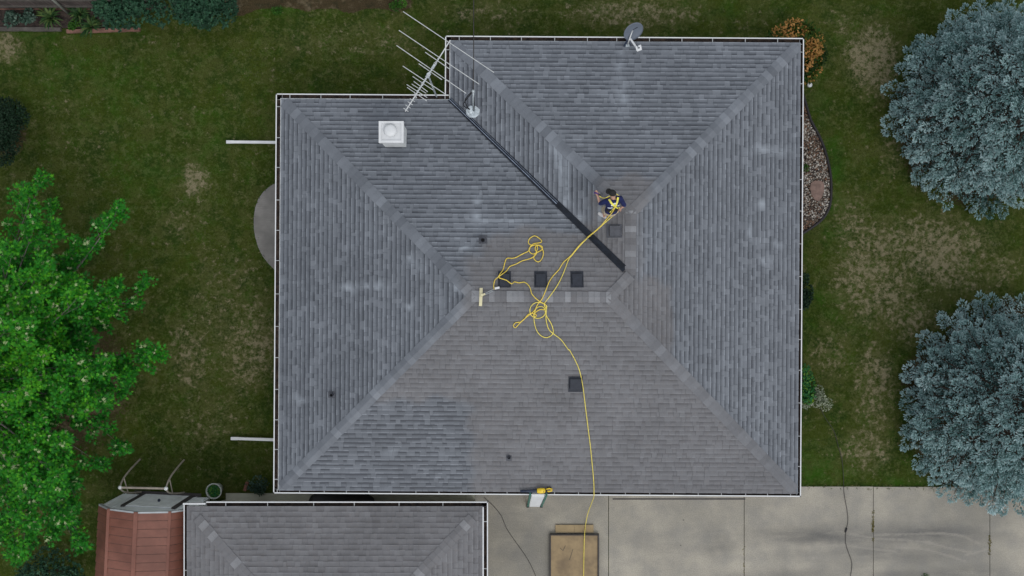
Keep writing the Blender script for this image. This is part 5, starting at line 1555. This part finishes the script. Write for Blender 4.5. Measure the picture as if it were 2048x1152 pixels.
# hands: palm, four bent fingers of different lengths, thumb
def hand(w, d, side, curl):
    d = d.normalized(); side = (side - d*side.dot(d)).normalized(); nn = d.cross(side)
    b_.loft([w, w+d*.04, w+d*.085], [.027, .038, .040], [.020, .017, .015], side, 10)
    for i, L in enumerate((.070, .080, .074, .058)):
        o = w + d*.082 + side*(.030-.020*i); p1 = o + d*L*.5 - nn*curl*L*.15; p2 = p1 + d*L*.30 - nn*curl*L*.42; p3 = p2 - nn*curl*L*.30 - d*curl*L*.05
        b_.tube([o-d*.02, o, p1, p2, p3], [.0095, .0095, .009, .0085, .007], 6)
    o = w + d*.025 + side*.030; b_.tube([o, o+side*.03+d*.025, o+side*.032+d*.055-nn*.02*curl], [.012, .011, .009], 6)
hand(Lh, Lh-Le + Vector((0, .02, 0)), Vector((1, .2, .1)), 1.0)
hand(Rh, Rh-Re, Vector((-.2, -1, 0)), 1.0)
remeshed(b_, 'body', M['skin'], .0075, 3)
sh = MB()
sh.loft([neck-(neck-pel)*.02, neck.lerp(chest, .30)+Vector((0, 0, .012)), chest, waist, pel.lerp(waist, .12)], [.085, .185, .195, .172, .180], [.078, .118, .135, .128, .135], lat, 20)
for S_, El, Hd in ((Ls_, Le, Lh), (Rs_, Re, Rh)):
    sh.loft([neck.lerp(S_, .45)-Vector((0, 0, .01)), S_, S_.lerp(El, .5), El.lerp(S_, .05), El.lerp(Hd, .10)], [.08, .078, .070, .063, .060], [.08, .078, .070, .063, .060], (El-S_).cross(Vector((0, 0, 1))), 14)
shirt = remeshed(sh, 'shirt', M['navy'], .010, 3)
st = MB()
st.loft([pel.lerp(waist, .28), pel, pel-(waist-pel).normalized()*.08], [.170, .182, .16], [.130, .140, .12], lat, 18)
for h_, k_ in ((Lhip, Lk), (Rhip, Rk)): st.loft([h_+Vector((0, 0, .03)), h_.lerp(k_, .45), h_.lerp(k_, .95)], [.108, .104, .098], [.108, .104, .098], lat, 14)
remeshed(st, 'shorts', M['khaki'], .011, 3)
# cap
cp = MB(); cc = headc + Vector((0, 0, .018))
vs = []
cp.ball(cc, .092, .110, .105, rotm, 18, 12)
q0 = cc + face*.085 - Vector((0, 0, .004))
cp.loft([q0, q0+face*.045-Vector((0, 0, .004)), q0+face*.085-Vector((0, 0, .016)), q0+face*.098-Vector((0, 0, .022))], [.080, .078, .058, .02], [.012, .009, .007, .005], sdv, 14)
mpar(cp.build('cap', M['capmat'], man, True))
# shoes
for a, t in ((La, Lt), (Ra, Rt)):
    dv = (t-a); dv.z = 0; dv.normalize(); sl = (roofz(t.x, t.y)-roofz(a.x, a.y))/max(.01, (Vector(t.xy)-Vector(a.xy)).length); dv = Vector((dv.x, dv.y, sl)).normalized(); sv = dv.cross(Vector((0, 0, 1))).normalized()
    c0 = Vector((a.x, a.y, roofz(a.x, a.y)+.055)) - dv*.07
    s_ = MB(); s_.loft([c0, c0+dv*.03, c0+dv*.10, c0+dv*.19, c0+dv*.25, c0+dv*.275], [.025, .042, .044, .052, .042, .02], [.03, .045, .048, .036, .024, .012], sv, 14)
    so = mpar(s_.build('shoe', M['shoe'], man, True))
    s_ = MB(); c1 = c0 - Vector((0, 0, .038)); s_.loft([c1-dv*.005, c1+dv*.03, c1+dv*.10, c1+dv*.19, c1+dv*.255, c1+dv*.285], [.025, .045, .046, .055, .045, .02], [.012]*6, sv, 14); mpar(s_.build('sole', M['sole'], so, True))
# harness straps laid on the shirt's back
from mathutils.bvhtree import BVHTree
bt = BVHTree.FromPolygons([v.co.copy() for v in shirt.data.vertices], [tuple(p.vertices) for p in shirt.data.polygons])
bt2 = BVHTree.FromPolygons([v.co.copy() for o_ in man.children if o_.name.startswith('shorts') for v in o_.data.vertices], [tuple(p.vertices) for o_ in man.children if o_.name.startswith('shorts') for p in o_.data.polygons])
def on_back(x, y, off=.010):
    """the point of the back that the photo shows at zoomed pixel (x, y)"""
    o = Vector((0, 0, H)); d = (z5(x, y, 1.2) - o).normalized(); best = None
    for t_ in (bt, bt2):
        h_ = t_.ray_cast(o, d)
        if h_[0] is not None and (best is None or h_[3] < best[3]): best = h_
    if best is None: return z5(x, y, 1.0), Vector((0, 0, 1))
    n_ = best[1] if best[1].z > 0 else -best[1]
    return best[0] + Vector((0, 0, off)) + n_*.002, n_
def strap(mb_, pts, w, off=.010):
    P_ = []
    for (x0, y0), (x1, y1) in zip(pts, pts[1:]):
        for k in range(6): P_.append((x0+(x1-x0)*k/6, y0+(y1-y0)*k/6))
    P_.append(pts[-1]); Q_ = [on_back(*p, off) for p in P_]
    for (a, n0), (b, n1) in zip(Q_, Q_[1:]):
        d = (b-a); up = (n0+n1).normalized()
        if d.length < 1e-5: continue
        mb_.obox((a+b)/2, d/2*1.12, d.normalized().cross(up).normalized()*w/2, up*.004)
hs = MB()
strap(hs, [(690, 432), (735, 500), (795, 562)], .052); strap(hs, [(850, 398), (838, 470), (806, 562)], .052)
strap(hs, [(795, 568), (752, 615), (708, 664)], .034); strap(hs, [(806, 568), (845, 590), (880, 578)], .034)
mpar(hs.build('harness', M['harness'], man))
hs = MB(); strap(hs, [(668, 580), (705, 588), (755, 578)], .030); strap(hs, [(842, 546), (874, 538)], .030); mpar(hs.build('reflective_band', M['print'], man))
hs = MB(); strap(hs, [(735, 548), (752, 528), (780, 510), (812, 506)], .046, .006); mpar(hs.build('shirt_print', M['print'], man))
hs = MB(); strap(hs, [(640, 612), (690, 640), (740, 650), (800, 628), (850, 605)], .10); mpar(hs.build('waist_belt', M['black'], man))
hs = MB(); dr, dn = on_back(800, 566, .016); hs.lathe(dr, [(.022, 0), (.030, .006), (.026, .012), (.012, .012)], 12, tuple(dn)); mpar(hs.build('ring_buckle', M['harness'], man))
# spray tool in the left hand
tl = tag(empty('spray_gun', z5(480, 330, .95)), 'purple and black spray gun held in the man\'s left hand', 'tool')
to = Vector(z5(480, 330, .95))
def tpar(o): o.matrix_parent_inverse = Matrix.Translation(-to); return o
m = MB(); m.tube([z5(430, 310, .97), z5(470, 322, .98), z5(505, 340, .98)], [.024, .020, .018], 10); m.beam(z5(432, 300, .97), z5(440, 330, .97), .03, .04); tpar(m.build('barrel', M['purple'], tl, True))
m = MB(); m.tube([z5(500, 336, .98), z5(548, 360, .97)], [.018, .016], 10); m.beam(z5(500, 338, .97), z5(505, 350, .88), .03, .03); tpar(m.build('grip', M['black'], tl))

# ------------------------------------------------------------------ leaf blower on the roof edge
def z8(x, y, z): return Vector(px(1000+x/14.4, 950+y/14.4, z))
zb = EZ + .14
lb = tag(empty('leaf_blower', z8(1150, 460, zb-.1)), 'yellow leaf blower with dark tube lying on the bottom roof edge', 'leaf blower')
lo_ = Vector(z8(1150, 460, zb-.1))
def lpar(o): o.matrix_parent_inverse = Matrix.Translation(-lo_); return o
m = MB(); a, b = z8(585, 465, zb-.03), z8(1000, 460, zb); m.tube([a, a.lerp(b, .5), b, b+Vector((.07, 0, .01))], [.036, .040, .052, .058], 12); lpar(m.build('tube', M['tube_dark'], lb, True))
m = MB(); a, b = z8(1085, 455, zb+.02), z8(1285, 450, zb+.02)
m.loft([a-Vector((.02, 0, 0)), a+Vector((.01, 0, 0)), a.lerp(b, .5), b-Vector((.01, 0, 0)), b+Vector((.02, 0, 0))], [.055, .075, .082, .075, .05], [.055, .075, .082, .075, .05], (0, 1, 0), 16); body = lpar(m.build('motor_housing', M['toolyellow'], lb, True))
m = MB(); m.lathe(z8(1320, 460, zb-.06), [(.05, 0), (.055, .06), (.045, .12)], 12); m.ball(z8(1255, 480, zb+.085), .022, .022, .012); lpar(m.build('collar', M['black'], lb, True))
m = MB(); a, b = z8(1330, 440, zb+.03), z8(1500, 430, zb+.03); m.tube([a+Vector((0, -.02, 0)), a.lerp(b, .5)+Vector((0, -.035, .02)), b+Vector((0, -.02, 0)), b+Vector((.01, .02, 0)), a.lerp(b, .5)+Vector((0, .045, 0)), a+Vector((0, .03, 0))], .021, 8)
lpar(m.build('handle', M['toolyellow'], lb, True))
m = MB(); m.obox(z8(1420, 385, zb-.04), (.055, 0, 0), (0, .035, 0), (0, 0, .04)); lpar(m.build('battery', M['black'], lb))

# ------------------------------------------------------------------ ladder against the bottom gutter
ld = tag(empty('ladder', px(1069, 1010)), 'green ladder with white steps leaning against the bottom gutter', 'ladder')
lo2 = Vector(px(1069, 1010))
def ldp(o): o.matrix_parent_inverse = Matrix.Translation(-lo2); return o
def z8p(x, y, z): return z8(x, y, z)
tl_, tr_ = z8(872, 545, EZ+.06), z8(1340, 560, EZ+.06); bl_, br_ = z8(800, 880, .03), z8(1190, 880, .03)
for a, b in ((tl_, bl_), (tr_, br_)):
    m = MB(); m.beam(b, a, .050, .085, (0, 1, .3)); ldp(m.build('side_rail', M['green_rail'], ld))
for i in range(10):
    t = .055 + i*.1
    a, b = bl_.lerp(tl_, t), br_.lerp(tr_, t); d = (b-a).normalized()
    m = MB(); m.obox((a+b)/2+Vector((.0, 0, 0)), d*((b-a).length/2-.055), (0, .055, 0), (0, 0, .014)); ldp(m.build('step', M['white'], ld))
for a in (bl_, br_):
    m = MB(); m.box(a.x-.04, a.x+.04, a.y-.06, a.y+.05, .03, .075); ldp(m.build('foot', M['black'], ld))
